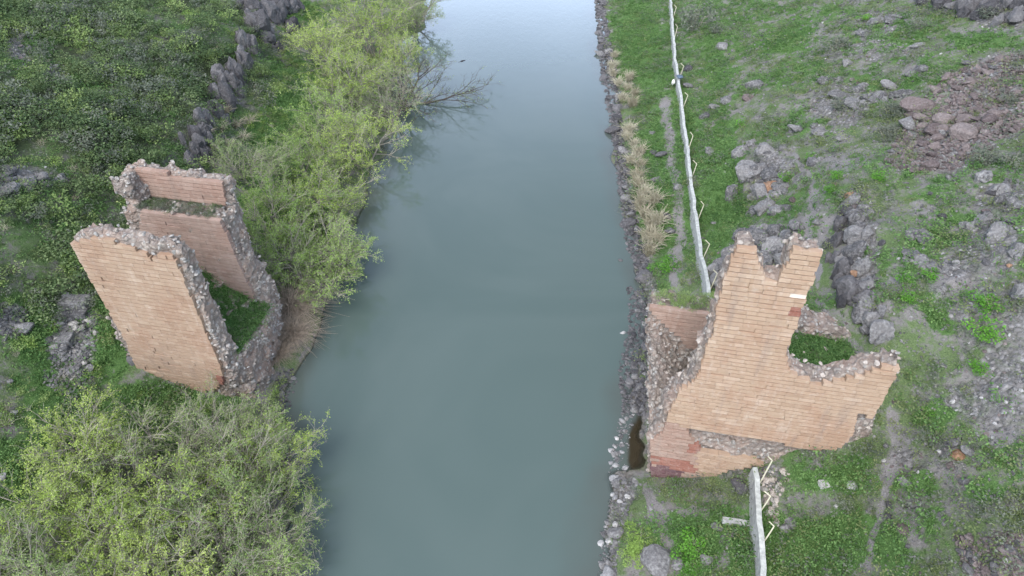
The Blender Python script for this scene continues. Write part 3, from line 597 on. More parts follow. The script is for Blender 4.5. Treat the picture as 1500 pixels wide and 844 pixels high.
def tree_template(seed, H=6.5, Rr=4.2, stems=4, leafn=9, leafs=.14, leafm='leaf_yellow', lean=(0, 0), twigm='twig', dens=1.0, droop=.15):
    r = np.random.default_rng(seed); L0, L1, L2, tips = [], [], [], []
    def path(p, d, L, k, wob, bend):
        P = [p]
        for i in range(k):
            d = d+r.normal(size=3)*wob+np.array([0, 0, bend]); d /= np.linalg.norm(d); P.append(P[-1]+d*L/k)
        return np.array(P), d
    for s in range(stems):
        a = 2*math.pi*s/stems+r.uniform(-.4, .4); tilt = r.uniform(.25, .8)
        d = np.array([math.cos(a)*tilt+lean[0], math.sin(a)*tilt+lean[1], 1]); d /= np.linalg.norm(d)
        P, dd = path(np.array([math.cos(a), math.sin(a), 0])*.12-np.array([0, 0, .6]), d, H*.62, 5, .09, .02); rd = np.linspace(.14, .055, 6)*H/6.5; L0.append((P, rd))
        n1 = int(7*dens)+1
        for q in range(n1):
            f = r.uniform(.3, 1) if q else 1.; i = min(int(f*5), 4); b = P[i]+(P[i+1]-P[i])*(f*5-i)
            aa = r.uniform(0, 2*math.pi); out = np.array([math.cos(aa), math.sin(aa), 0])*.75+np.array([math.cos(a), math.sin(a), 0])*.55
            d1 = out*r.uniform(.7, 1.2)+np.array([lean[0]*.6, lean[1]*.6, r.uniform(.35, .9)]); d1 /= np.linalg.norm(d1)
            P1, _ = path(b, d1, Rr*r.uniform(.5, .8), 4, .13, -droop*.1); L1.append((P1, np.linspace(.05, .02, 5)*H/6.5))
            for q2 in range(int(8*dens)):
                f = r.uniform(.25, 1); i = min(int(f*4), 3); b2 = P1[i]+(P1[i+1]-P1[i])*(f*4-i); t1 = P1[i+1]-P1[i]; t1 /= np.linalg.norm(t1)
                d2 = t1*.9+r.normal(size=3)*.55+np.array([0, 0, .25]); d2 /= np.linalg.norm(d2)
                P2, _ = path(b2, d2, Rr*r.uniform(.25, .42), 3, .16, -droop*.3); L2.append((P2, np.linspace(.016, .008, 4)))
                for q3 in range(4):
                    f = r.uniform(.3, 1); i = min(int(f*3), 2); b3 = P2[i]+(P2[i+1]-P2[i])*(f*3-i); t2 = P2[i+1]-P2[i]; t2 /= np.linalg.norm(t2)
                    d3 = t2+r.normal(size=3)*.5; d3 /= np.linalg.norm(d3); P3, _ = path(b3, d3, Rr*r.uniform(.11, .2), 2, .15, 0); L2.append((P3, np.array([.009, .007, .005]))); tips.append(P3)
    T = np.array(tips); n = len(T); lp3 = []
    clump = np.clip(np.repeat(r.random(n//33+1)*1.6, 33)[:n], .25, 1)*(.5+.6*r.random(n))
    for q in range(leafn):
        f = r.uniform(0, 2, n); i = np.minimum(f.astype(int), 1); A = T[np.arange(n), i]; Bq = T[np.arange(n), i+1]; pp = A+(Bq-A)*(f-i)[:, None]+r.normal(size=(n, 3))*.09
        lp3.append(pp[r.random(n) < clump])
    LV, LF, lr = leaves_np(np.concatenate(lp3), leafs, r)
    V, Fc = tubes(L0+L1, 5); m0 = mesh_np('trunk', V, Fc, True); m0.materials.append(M['bark' if twigm != 'darkbark' else 'darkbark'])
    V, Fc = tubes(L2, 3); m1 = mesh_np('twigs', V, Fc, False); m1.materials.append(M[twigm])
    m2 = mesh_np('crown', LV, LF, False); attr(m2, 'rnd', lr); m2.materials.append(M[leafm]); return (m0, m1, m2)
def put_tree(tpl, u, v, up, sc_, rz, label, group, name='riverside_tree', sz=1.0):
    p = hit(u, v, up); root = bpy.data.objects.new(name, None); COL.objects.link(root); root.location = (p[0], p[1], max(p[2], -.1)); root.rotation_euler = (0, 0, rz); root.scale = (sc_, sc_, sc_*sz); tag(root, label, 'tree', group)
    for nme, me in zip(('trunk', 'twigs', 'crown'), tpl):
        o = bpy.data.objects.new(nme, me); COL.objects.link(o); o.parent = root
    return root
TY = [tree_template(11, leafm='leaf_yellow', leafn=18), tree_template(12, leafm='leaf_yellow', leafn=15, stems=5, dens=.9)]
TG = [tree_template(21, leafm='leaf_green', leafn=18), tree_template(22, leafm='leaf_dull', leafn=13, stems=5)]
TP = tree_template(31, leafm='leaf_dull', leafn=7, stems=5, leafs=.13)
TB = tree_template(41, leafm='leaf_dull', leafn=3, stems=3, leafs=.12, lean=(.9, -.1), twigm='darkbark', dens=1.0)
TW = tree_template(51, leafm='leaf_green', leafn=9, stems=4, leafs=.15, lean=(.5, -.3))
gU = 'trees along the upper left bank'; gL = 'trees crowding the lower left bank'
for a in [
    (TY[0], 470, 62, 5, 1.05, .3, 'yellow-green tree left of the row at the top of the left bank', gU),
    (TY[1], 545, 40, 5, 1.25, 1.2, 'large yellow-green tree at the top of the left bank', gU),
    (TY[0], 580, 88, 4, .95, 2.2, 'yellow-green tree beside the dark bare-limbed tree over the water', gU),
    (TY[1], 505, 112, 4.5, 1.0, 4.2, 'olive-yellow tree in the middle of the upper left row', gU),
    (TG[1], 607, 14, 3, .95, 3.0, 'dark green tree at the top edge beside the pale water', gU),
    (TP, 575, 150, 3, .95, .7, 'thin twiggy tree under the bare-limbed tree at the water', gU),
    (TG[0], 480, 175, 4, .95, .9, 'bright green tree in the middle of the left bank', gU),
    (TY[0], 525, 205, 4, .95, 5.0, 'lime green tree leaning to the water on the middle left bank', gU),
    (TG[0], 452, 235, 3, .75, 2.0, 'small bright green tree behind the thicket on the left bank', gU),
    (TG[0], 395, 300, 4, .85, 3.4, 'dull green tree beside the far wall of the left pier', gU),
    (TY[1], 475, 290, 4, .85, 1.0, 'pale yellow-green tree in the thicket above the brown brush', gU),
    (TG[0], 410, 365, 3, .75, 4.4, 'bright green bushy tree just right of the left pier', gU),
    (TW, 462, 415, 0.0, .9, .1, 'sparse tree leaning out over the river above its reflection', gU),
    (TG[0], 490, 365, 3.5, .7, 5.4, 'low sparse tree overhanging the water below the thicket', gU),
    (TG[1], 365, 240, 3, .7, 5.1, 'low dull green tree at the foot of the small cliff', gU),
    (TW, 468, 385, 3, .75, 5.8, 'low leaning tree beside the heap of dry brown brush', gU),
    (TY[1], 105, 640, 4.5, .95, .5, 'yellow-green tree at the left of the lower left grove', gL),
    (TY[0], 60, 720, 4, .9, 1.5, 'yellow-green tree behind the one at the lower left edge', gL),
    (TY[0], 125, 775, 4.5, .95, 2.7, 'brightest yellow tree near the bottom left', gL),
    (TP, 200, 640, 5, .95, 3.3, 'grey twiggy tree in front of the left pier', gL),
    (TY[1], 250, 715, 5, 1.0, 5.0, 'pale yellow-green tree in the middle of the lower left grove', gL),
    (TP, 300, 620, 5, .9, 4.6, 'sparse grey-green tree below the near wall of the left pier', gL),
    (TG[1], 345, 665, 5, 1.0, .1, 'wide grey-green tree right of the middle of the lower left grove', gL),
    (TY[1], 405, 650, 4.2, .85, 2.4, 'outermost pale green tree reaching over the river', gL),
    (TP, 300, 780, 5, 1.0, 1.9, 'grey-branched tree at the bottom of the lower left grove', gL),
    (TG[1], 380, 750, 4, .85, 3.9, 'dull green tree drooping toward the water at the bottom', gL),
    (TY[0], 200, 825, 4.5, .9, 4.1, 'yellow-green tree cut by the bottom edge of the grove', gL),
    (TW, 352, 822, 4, .8, 0.0, 'bare-branched tree stretching over the water at the bottom edge', gL),
    (TG[1], 10, 815, 5, .9, 1.1, 'tree with long bare grey branches in the bottom left corner', gL)]:
    a = list(a); a[4] *= 1.32 if a[7] == gU else 1.06; put_tree(*a)
put_tree(TB, 588, 140, 1.5, 1.9, 0, 'dark bare tree with arching limbs hanging over the river', gU, sz=.55)
def shrub_mesh(seed, name, lm, n=700, ls=.16, h=.8, mat2=None):
    r = np.random.default_rng(seed); K = 9; cs = r.normal(size=(K, 3))*np.array([.45, .45, .18]); cs[:, 2] = np.abs(cs[:, 2])+.3*h
    rr = r.uniform(.3, .55, K); q = r.integers(0, K, n); d_ = r.normal(size=(n, 3)); d_ /= np.linalg.norm(d_, axis=1)[:, None]
    P = cs[q]+d_*(rr[q]*r.uniform(.6, 1.08, n))[:, None]*np.array([1, 1, .8*h]); P[:, 2] = np.maximum(P[:, 2], -.1); V, Fc, rd = leaves_np(P, ls, r, .8, .55)
    me = mesh_np(name, V, Fc); attr(me, 'rnd', rd); me.materials.append(M[lm]); return me
def stems_mesh(seed, name, n, h, spread, mat, w=.012, droop=.2, asp=3, chaos=.12):
    r = np.random.default_rng(seed); pl_ = []
    for i in range(n):
        a = r.uniform(0, 2*math.pi); q = r.uniform(0, spread); ch_ = r.normal(size=3)*chaos*h; b = np.array([math.cos(a)*q*.4, math.sin(a)*q*.4, -.05]); t = r.uniform(.6, 1.1)*h
        o = np.array([math.cos(a), math.sin(a), 0])*q*r.uniform(.4, 1.1)
        pl_.append((np.array([b, b+o*.4+[0, 0, t*.6]+ch_*.5, b+o*1.1+[0, 0, t*(1-droop)]+ch_*1.6]), np.array([w, w*.8, w*.3])))
    V, Fc = tubes(pl_, 3); me = mesh_np(name, V, Fc); me.materials.append(M[mat]); return me
SHB = [shrub_mesh(61+i, 'foliage', 'leaf_bright', 600) for i in range(2)]; SHG = [shrub_mesh(71+i, 'foliage', 'leaf_grey', 800, .11) for i in range(2)]; SHD = [shrub_mesh(81, 'foliage', 'leaf_green', 800, .14)]
STM = stems_mesh(90, 'stem', 26, .75, .7, 'twig', .012)
def put_shrub(kind, u, v, rpx, label, group=None, h=1.0, name='shrub'):
    p = hit(u, v); s = rpx*mpp(p)/.85; r_ = random.Random(u*7+v); tp = {'b': SHB, 'g': SHG, 'd': SHD}[kind]
    root = bpy.data.objects.new(name, None); COL.objects.link(root); root.location = p; root.rotation_euler = (0, 0, r_.uniform(0, 6.28)); root.scale = (s, s, s*h); tag(root, label, 'shrub', group)
    for nme, me in (('foliage', tp[r_.randrange(len(tp))]), ('stem', STM)):
        o = bpy.data.objects.new(nme, me); COL.objects.link(o); o.parent = root
gS = 'bright green shrubs on the right hillside'
for a in [('b', 1325, 417, 13, 'bright green shrub right of the dark rock ledge'), ('b', 1332, 438, 12, 'bright green shrub just below another right of the dark rock ledge'), ('b', 1362, 405, 13, 'bright green shrub beside grey rocks on the right hillside'), ('b', 1268, 370, 9, 'small bright shrub close to the long dark rock ledge'),
          ('b', 1446, 450, 20, 'upper of two large bright shrubs near the right edge'), ('b', 1440, 486, 22, 'lower of two large bright shrubs near the right edge'), ('b', 1440, 546, 15, 'bright shrub alone below the two large ones near the right edge'), ('b', 1186, 234, 9, 'small round green shrub beside the dirt path on the upper right slope'),
          ('b', 1218, 280, 9, 'bright shrub above the top end of the dark rock ledge'), ('b', 1290, 262, 11, 'bright tuft shrub below the scree slope'), ('b', 1230, 262, 10, 'green shrub between the path and the scree slope'), ('b', 1152, 262, 10, 'green shrub beside the rust stained outcrop'), ('b', 1085, 185, 10, 'yellow-green shrub above the grey outcrop'), ('b', 1360, 605, 10, 'small green shrub right of the bare dirt path'), ('b', 1270, 30, 9, 'green shrub near the top of the right slope')]:
    put_shrub(*a[:5], gS)
put_shrub('b', 1013, 805, 20, 'bright green bush beside the large boulder at the bottom', None, 1.3, 'bush')
put_shrub('b', 1012, 835, 14, 'bright green bush at the bottom edge next to the boulder', None, 1.2, 'bush')
put_shrub('d', 935, 790, 22, 'low dark green bush on the lower right bank by the shore stones', None, .6, 'bush')
put_shrub('d', 925, 818, 16, 'low leafy bush between the shore stones and the big boulder', None, .6, 'bush')
put_shrub('b', 980, 394, 18, 'round green bush beside the footpath behind the right pier', None, .7, 'bush')
put_shrub('g', 1015, 42, 26, 'thin pale yellow-green sapling leaning against the white wall', None, 1.6, 'sapling')
gG = 'grey shrubs on the right slope'
for a in [('g', 1050, 48, 16, 'dark grey shrub behind the sapling near the top of the fence wall'), ('g', 1225, 72, 24, 'large grey shrub on the upper right slope'), ('g', 1228, 158, 18, 'grey shrub left of the scree slope'), ('g', 1300, 200, 24, 'big grey-green shrub at the lower left of the scree slope'), ('g', 1305, 165, 20, 'grey shrub touching the big brown scree boulder'), ('g', 1440, 235, 26, 'grey shrub below the right end of the scree'), ('g', 1482, 240, 24, 'grey-green shrub at the right edge below the scree'), ('g', 1345, 40, 18, 'grey shrub near the top edge of the right slope'), ('g', 1015, 270, 14, 'thin grey bush right beside the white fence wall'), ('g', 1115, 235, 14, 'dull bush growing on top of the grey outcrop'), ('g', 1370, 640, 16, 'leafless grey bush left of the small stone pile'), ('g', 1450, 25, 24, 'grey bush beneath the crag in the top right corner'), ('g', 1480, 150, 18, 'grey shrub at the right edge on the scree')]:
    put_shrub(*a[:5], gG, .8)
# reeds on the right shore
REED = [stems_mesh(95+i, 'reed_clump', 150, 1.25, .75, 'straw', .022, .25) for i in range(3)]
reeds = [(905, 125), (918, 132), (930, 140), (912, 148), (926, 156), (898, 112), (922, 118), (918, 205), (928, 215), (935, 228), (925, 240), (938, 245), (920, 195), (935, 275), (942, 290), (938, 305), (945, 318), (950, 332), (955, 345), (948, 352), (960, 358), (950, 372), (962, 330), (933, 262), (958, 300), (897, 100), (900, 85)]
for i, (u, v) in enumerate(reeds):
    p = hit(u, v); o = bpy.data.objects.new('reed_clump', REED[i % 3]); COL.objects.link(o); o.location = p; s = random.uniform(1.15, 1.7); o.scale = (s, s, s*random.uniform(.8, 1.1)); o.rotation_euler = (0, 0, random.uniform(0, 6))
    part = 'upper' if v < 165 else ('middle' if v < 250 else 'lower')
    tag(o, 'clump of dry straw-coloured reeds in the %s reed patch on the right shore' % part, 'reeds', 'dry reeds of the %s patch on the right shore' % part)
for i, (u, v) in enumerate([(330, 165), (345, 185), (322, 190), (355, 205), (310, 215), (365, 180), (335, 215), (300, 200)]):
    p = hit(u, v); o = bpy.data.objects.new('dry_grass_clump', REED[i % 3]); COL.objects.link(o); o.location = p; o.scale = (1.5, 1.5, .7); o.rotation_euler = (0, 0, i)
    tag(o, 'pale dry grass clump at the foot of the left cliff above the pier', 'dry grass', 'dry grass clumps below the left cliff')
DB = stems_mesh(99, 'brush_heap', 1500, 1.4, 2.3, 'drytwig', .014, .45, chaos=.45)
for i, (u, v, s, lb_) in enumerate([(425, 452, 1.1, 'upper heap of dry brown brush beside the left pier base at the water'), (425, 492, .95, 'lower heap of dry brown brush below the left pier base at the water'), (405, 522, .7, 'small tangle of dry brush at the foot of the left pier')]):
    p = hit(u, v); o = bpy.data.objects.new('brush_heap', DB); COL.objects.link(o); o.location = p; o.scale = (s, s, s*.9); o.rotation_euler = (0, .25, i*1.1); tag(o, lb_, 'brush')
# ================================================================ ROCKS
def put_rock(mk, u, v, wpx, label, group=None, hpx=None, name='boulder', sub=3, i=None, flat=.7, sink=.25, cat='rock'):
    p = hit(u, v); m_ = mpp(p); r_ = random.Random(int(u*13+v*7)); s = wpx*m_*.56; s2 = (hpx or wpx*r_.uniform(.7, 1.0))*m_*.62
    o = bpy.data.objects.new(name, rock_template(mk, r_.randrange(9) if i is None else i, sub, name)); COL.objects.link(o)
    sz = min(s, s2)*flat*1.2; o.location = (p[0], p[1], p[2]+sz*(.5-sink)); o.scale = (s, s2, sz); o.rotation_euler = (r_.uniform(-.2, .2), r_.uniform(-.2, .2), r_.uniform(-.4, .4)+(3.14 if r_.random() < .5 else 0)); tag(o, label, cat, group); return o
for a in [('basalt', 899, 192, 22, 'large dark boulder at the waterline under the upper reed patch'), ('basalt', 905, 174, 17, 'dark boulder just above the large one at the upper reed patch'), ('basalt', 906, 160, 15, 'dark boulder touching the bottom of the upper reeds'), ('basalt', 878, 49, 13, 'dark rock in the water near the top of the right shore'),
          ('basalt', 894, 79, 11, 'dark rock on the right shore above the first reeds'), ('basalt', 922, 329, 24, 'flat dark boulder in the water beside the lower reeds'), ('basalt', 948, 366, 20, 'dark boulder on the shore at the end of the lower reeds'), ('basalt', 941, 408, 26, 'broad dark slab rock at the water just above the right pier'), ('basalt', 909, 381, 7, 'small lone dark rock out in the water above the right pier'),
          ('basalt', 929, 378, 10, 'small dark rock at the waterline beside the end of the reeds'), ('basalt', 969, 227, 18, 'dark boulder on the grass beside the footpath'), ('basalt', 958, 224, 13, 'dark boulder left of the footpath boulder beside middle reeds'), ('basalt', 961, 265, 15, 'grey boulder in the grass right of the reeds'), ('grey', 955, 196, 12, 'grey stone in the grass above the footpath boulder'), ('grey', 992, 277, 13, 'flat grey stone beside the footpath near the white wall'),
          ('basalt', 976, 318, 14, 'dark boulder beside the footpath behind the lower reeds'), ('basalt', 980, 339, 14, 'dark boulder below another beside the lower footpath'), ('grey', 1045, 327, 8, 'small grey stone on the bright grass right of the white wall'), ('grey', 1032, 172, 14, 'grey boulder right of the white wall beside the upper posts'), ('basalt', 1006, 103, 14, 'dark rock against the right side of the white wall by the cloth'), ('basalt', 1008, 127, 14, 'angular dark rock right of the wall below the cloth'),
          ('grey', 1040, 222, 16, 'flat grey rock on the green slope above the outcrop'), ('grey', 1062, 150, 18, 'lichen grey rock in the green slope'), ('grey', 1046, 158, 14, 'grey rock left of another in the green slope'), ('grey', 1105, 128, 22, 'grey outcrop rock on the upper green slope'), ('scree', 1096, 145, 16, 'brownish rock below the grey rock on the upper green slope'), ('grey', 1056, 71, 18, 'broad grey rock near the top right of the wall'),
          ('scree', 1340, 158, 40, 'large flat brown boulder at the head of the scree'), ('grey', 1330, 185, 26, 'tall grey boulder at the left of the scree'), ('scree', 1365, 195, 30, 'pale brown boulder in the middle of the scree'), ('scree', 1412, 196, 32, 'large reddish boulder in the right half of the scree'), ('scree', 1432, 190, 24, 'reddish boulder right of the largest reddish one in the scree'), ('scree', 1446, 178, 24, 'dark red boulder at the right of the scree'),
          ('scree', 1415, 178, 24, 'brown boulder above the large reddish one in the scree'), ('scree', 1382, 178, 26, 'grey-brown boulder in the upper middle of the scree'), ('scree', 1303, 238, 16, 'pinkish boulder at the lower left corner of the scree'), ('scree', 1362, 244, 22, 'brown boulder at the bottom of the scree'), ('scree', 1370, 215, 18, 'upright brown stone in the lower scree'), ('scree', 1352, 174, 22, 'brown block under the large flat scree boulder'),
          ('basalt', 1335, 108, 18, 'dark boulder above the scree head'), ('grey', 1348, 103, 18, 'grey boulder right of the dark one above the scree head'), ('grey', 1240, 95, 16, 'grey stone alone on the upper right slope'), ('grey', 1233, 205, 15, 'pale grey boulder left of the scree on bare ground'), ('grey', 1300, 128, 22, 'grey boulder on the slope left of the scree head'), ('grey', 1345, 68, 20, 'flat grey ledge stone on the upper right slope'),
          ('orange', 1400, 668, 18, 'round orange-brown stone on the small rock pile at right'), ('grey', 1416, 660, 20, 'grey stone right of the orange one on the small rock pile'), ('grey', 1398, 648, 16, 'grey stone behind the orange one on the small rock pile'), ('scree', 1393, 683, 14, 'brown stone in front of the orange one on the small rock pile'), ('orange', 1478, 390, 10, 'small rusty boulder on the far right slope'),
          ('grey', 1325, 708, 18, 'grey stone beside the bottom of the dirt path'), ('basalt', 1303, 740, 12, 'dark stone on the path edge lower right'), ('scree', 1322, 775, 18, 'pinkish grey rock in the lower right grass'), ('basalt', 1302, 757, 14, 'dark boulder beside the lower dirt path'), ('grey', 1412, 705, 14, 'pale blue-grey stone below the small rock pile'),
          ('pale', 1249, 714, 14, 'pale wedge shaped stone in the grass below the right pier'), ('pale', 1224, 742, 6, 'small white stone in the grass at lower right'), ('grey', 1152, 775, 17, 'lower stone of a pair beside the near wall segment'), ('grey', 1158, 768, 15, 'upper stone of a pair beside the near wall segment'),
          ('grey', 958, 826, 42, 'largest grey boulder at the bottom edge of the right bank'), ('grey', 992, 826, 18, 'grey boulder between the largest boulder and the bright bush'), ('grey', 975, 812, 14, 'brownish stone behind the largest boulder at the bottom'), ('grey', 1034, 820, 16, 'pale boulder right of the bright bush at the bottom'), ('grey', 1050, 771, 16, 'rounded dark grey stone at the left end of the fallen slab'), ('basalt', 1084, 712, 26, 'dark boulder left of the wall end at the pier foot'),
          ('grey', 903, 783, 20, 'widest grey shore stone on the lower right bank'), ('grey', 901, 795, 12, 'grey shore stone under the widest one'), ('pale', 896, 660, 9, 'pale stone at the waterline left of the dark pool'), ('grey', 905, 708, 16, 'upright grey stone at the waterline below the dark pool'), ('pale', 893, 842, 22, 'pale boulder at the very bottom of the shoreline'), ('grey', 884, 828, 12, 'grey stone standing in the water at the bottom of the shoreline'),
          ('pale', 912, 488, 8, 'single white stone in the shallows beside the right pier'), ('basalt', 946, 510, 14, 'dark stone at the river foot of the right pier'),
          ('grey', 98, 432, 15, 'lone grey stone above the squared slabs of the left rubble'), ('grey', 38, 483, 24, 'rounded grey boulder at the right end of the left edge rubble'), ('pale', 22, 605, 10, 'small white stone in the grass at far left'), ('pale', 3, 700, 18, 'white elongated stone at the left edge'), ('grey', 14, 560, 8, 'small grey stone in the grass above the white one at far left'), ('basalt', 192, 512, 18, 'dark rock at the foot of the left pier corner'), ('basalt', 196, 528, 22, 'dark boulder under the lower corner of the left pier wall')]:
    put_rock(*a)
# squared blocks
def slab(mk, u, v, L, W, Hh, rz, label, name='stone_block', tilt=.05, lift=0, cat='stone'):
    p = hit(u, v); bm = bmesh.new(); bmesh.ops.create_cube(bm, size=1)
    for q in bm.verts: q.co.x *= L; q.co.y *= W; q.co.z *= Hh
    bmesh.ops.bevel(bm, geom=bm.edges[:], offset=min(Hh, W)*.08, segments=1, affect='EDGES'); bmesh.ops.subdivide_edges(bm, edges=bm.edges[:], cuts=1, use_grid_fill=True)
    r_ = random.Random(int(u)); 
    for q in bm.verts: q.co += Vector((r_.uniform(-1, 1), r_.uniform(-1, 1), r_.uniform(-1, 1)))*min(Hh, W)*.04
    me = bpy.data.meshes.new(name); bm.to_mesh(me); bm.free(); me.materials.append(M[mk]); o = link(name, me); o.location = (p[0], p[1], p[2]+Hh*.35+lift); o.rotation_euler = (tilt, tilt*.6, rz); tag(o, label, cat); return o
slab('grey', 113, 446, 2.3, 1.2, .8, -.05, 'long squared grey block topping the rubble left of the left pier')
slab('grey', 111, 462, 2.1, .8, .6, .0, 'lower squared block beneath the top one in the left rubble', tilt=.02)
slab('grey', 93, 500, 1.6, 1.1, .6, .1, 'pale squarish block lying in the left rubble below the slabs')
slab('pale', 1206, 711, .62, .55, .3, .1, 'small square cut stone in the grass below the right pier')
slab('concrete', 1081, 767, 2.15, .42, .35, -.16, 'long rectangular slab lying in the grass against the near wall segment', 'fallen_slab', .03)
# ---- clusters: individual rocks + joined small fragments
def cluster(mk, polys, n_ind, n_stuff, sz_ind, sz_st, label, group, seed, cat='rock', name='rock', bias=1.0, inwater=False):
    r = np.random.default_rng(seed); parts = []; k = 0
    us = [q[0] for q in polys]; vs = [q[1] for q in polys]; sizes = np.sort(r.uniform(0, 1, n_ind)**bias)[::-1]
    while k < n_ind+n_stuff:
        u, v = r.uniform(min(us), max(us)), r.uniform(min(vs), max(vs))
        if not in_poly(np.array([u]), np.array([v]), polys)[0]: continue
        p = hit(u, v); m_ = mpp(p); mk_ = mk if isinstance(mk, str) else mk[r.integers(len(mk))]
        if k < n_ind:
            if k == 0: made = []
            s = (sz_ind[0]+(sz_ind[1]-sz_ind[0])*sizes[k])*m_*.55; o = bpy.data.objects.new(name, rock_template(mk_, int(r.integers(9)), 2, name)); COL.objects.link(o)
            o.scale = (s*r.uniform(.9, 1.3), s*r.uniform(.75, 1.1), s*r.uniform(.55, .8)); o.location = (p[0], p[1], p[2]+s*.2); o.rotation_euler = (r.normal()*.25, r.normal()*.25, r.uniform(0, 6.28)); tag(o, label, cat, group); made.append((u, v, o))
        else:
            s = r.uniform(*sz_st)*m_*.55; P, Fc = rock_np(300+k % 11, 1, 9); Rm = rotm(r, .4); parts.append(((P*s*np.array([1.15, .95, .75]))@Rm.T+np.array([p[0], p[1], p[2]+s*.15]), Fc, r.uniform()))
        k += 1
    if n_ind:
        used = set(); mu, mv = np.median([q[0] for q in made]), np.median([q[1] for q in made])
        for q in made: q[2]['label'] = label+', '+('upper' if q[1] < mv else 'lower')+' '+('left' if q[0] < mu else 'right')+' part'
        for word, key in (('largest', lambda q: 0), ('topmost', lambda q: q[1]), ('lowest', lambda q: -q[1]), ('leftmost', lambda q: q[0]), ('rightmost', lambda q: -q[0])):
            q = min([x for x in made if x[2].name not in used], key=key); used.add(q[2].name); q[2]['label'] = word+' '+label
    if parts:
        V, Fc, rd = join_np(parts); me = mesh_np('stone_fragments', V, Fc); attr(me, 'rnd', rd); tag(link('stone_fragments', me, M[mk if isinstance(mk, str) else mk[0]]), 'loose small stones: '+group, 'stones', kind='stuff')
cluster('scree', [(1335, 160), (1400, 100), (1500, 78), (1500, 190), (1440, 215), (1400, 250), (1330, 250), (1295, 240)], 75, 1500, (7, 20), (3, 8), 'brown-grey stone in the large scree slope near the right edge', 'stones of the scree slope at upper right', 1)
cluster(['scree', 'basalt'], [(1400, 785), (1500, 778), (1500, 844), (1410, 844)], 30, 260, (8, 18), (4, 9), 'dark stone in the bottom right corner rubble', 'stones of the bottom right rubble', 2)
cluster(['basalt', 'grey'], [(872, 0), (884, 0), (900, 100), (918, 230), (935, 330), (955, 400), (938, 415), (918, 360), (908, 280), (894, 180), (882, 120)], 52, 900, (6, 17), (3, 8), 'dark wet stone on the right waterline beside the reeds', 'stones along the upper right waterline', 3)
cluster(['basalt', 'grey', 'grey'], [(918, 418), (948, 425), (952, 560), (944, 610), (912, 606), (905, 540), (922, 480)], 40, 900, (5, 12), (2.5, 6.5), 'dark stone of the gravel strip at the right pier foot', 'stones at the foot of the right pier', 4)
cluster(['grey', 'pale'], [(912, 595), (930, 595), (922, 640), (918, 692), (892, 692), (900, 640)], 26, 220, (5, 10), (2, 4), 'pale stone in the shallows beside the dark pool', 'stones beside the dark pool', 5)
cluster(['grey', 'grey', 'pale'], [(897, 700), (930, 700), (922, 740), (910, 780), (902, 844), (874, 844), (884, 770), (893, 735)], 36, 420, (5, 12), (2, 5), 'blue-grey shore stone on the lower right bank', 'stones of the lower right shore', 6)
cluster(['grey', 'rubgrey'], [(88, 470), (140, 455), (145, 490), (135, 560), (110, 590), (60, 560), (75, 510)], 34, 380, (6, 14), (3, 7), 'broken stone in the rubble spill beside the left pier', 'rubble spill left of the left pier', 7)
cluster('grey', [(0, 445), (30, 450), (52, 480), (20, 500), (0, 500)], 12, 90, (6, 12), (3, 7), 'grey stone in the rubble at the left edge', 'rubble at the left edge', 8)
cluster(['rubble', 'rubgrey'], [(1115, 690), (1150, 685), (1160, 700), (1140, 730), (1145, 770), (1125, 770), (1120, 725)], 20, 90, (6, 12), (3, 6), 'masonry stone heaped right of the near wall segment', 'masonry heap right of the near wall segment', 9)
cluster(['grey', 'scree'], [(5, 30), (45, 30), (48, 80), (95, 95), (90, 115), (50, 108), (10, 80)], 10, 160, (5, 10), (3, 6), 'grey stone in the small rubble patch at the top left', 'rubble patch at the top left', 10)
cluster(['grey', 'pale', 'scree'], [(1060, 0), (1500, 0), (1500, 844), (1330, 844), (1320, 600), (1330, 520), (1200, 300), (1060, 150)], 0, 2600, (4, 7), (1.6, 5.5), '', 'scattered over the right hillside', 11)
cluster(['grey', 'pale'], [(1140, 700), (1300, 690), (1320, 844), (1130, 844)], 0, 130, (4, 7), (1.5, 5), '', 'scattered in the grass below the right pier', 12)
cluster(['grey', 'basalt', 'scree'], [(1100, 100), (1480, 60), (1480, 400), (1350, 480), (1150, 300)], 36, 0, (7, 16), (2, 4), 'grey lichen-covered rock scattered on the upper right hillside', 'rocks scattered on the upper right hillside', 13)
cluster(['basalt', 'grey'], [(405, 545), (428, 538), (436, 560), (428, 600), (405, 600)], 8, 60, (6, 12), (3, 7), 'dark waterline stone below the brown brush by the left pier', 'waterline stones below the left pier', 21)
cluster(['grey', 'pale'], [(940, 720), (1100, 700), (1095, 840), (945, 800)], 0, 120, (4, 7), (1.5, 4.5), '', 'scattered on the lower right bank', 14)
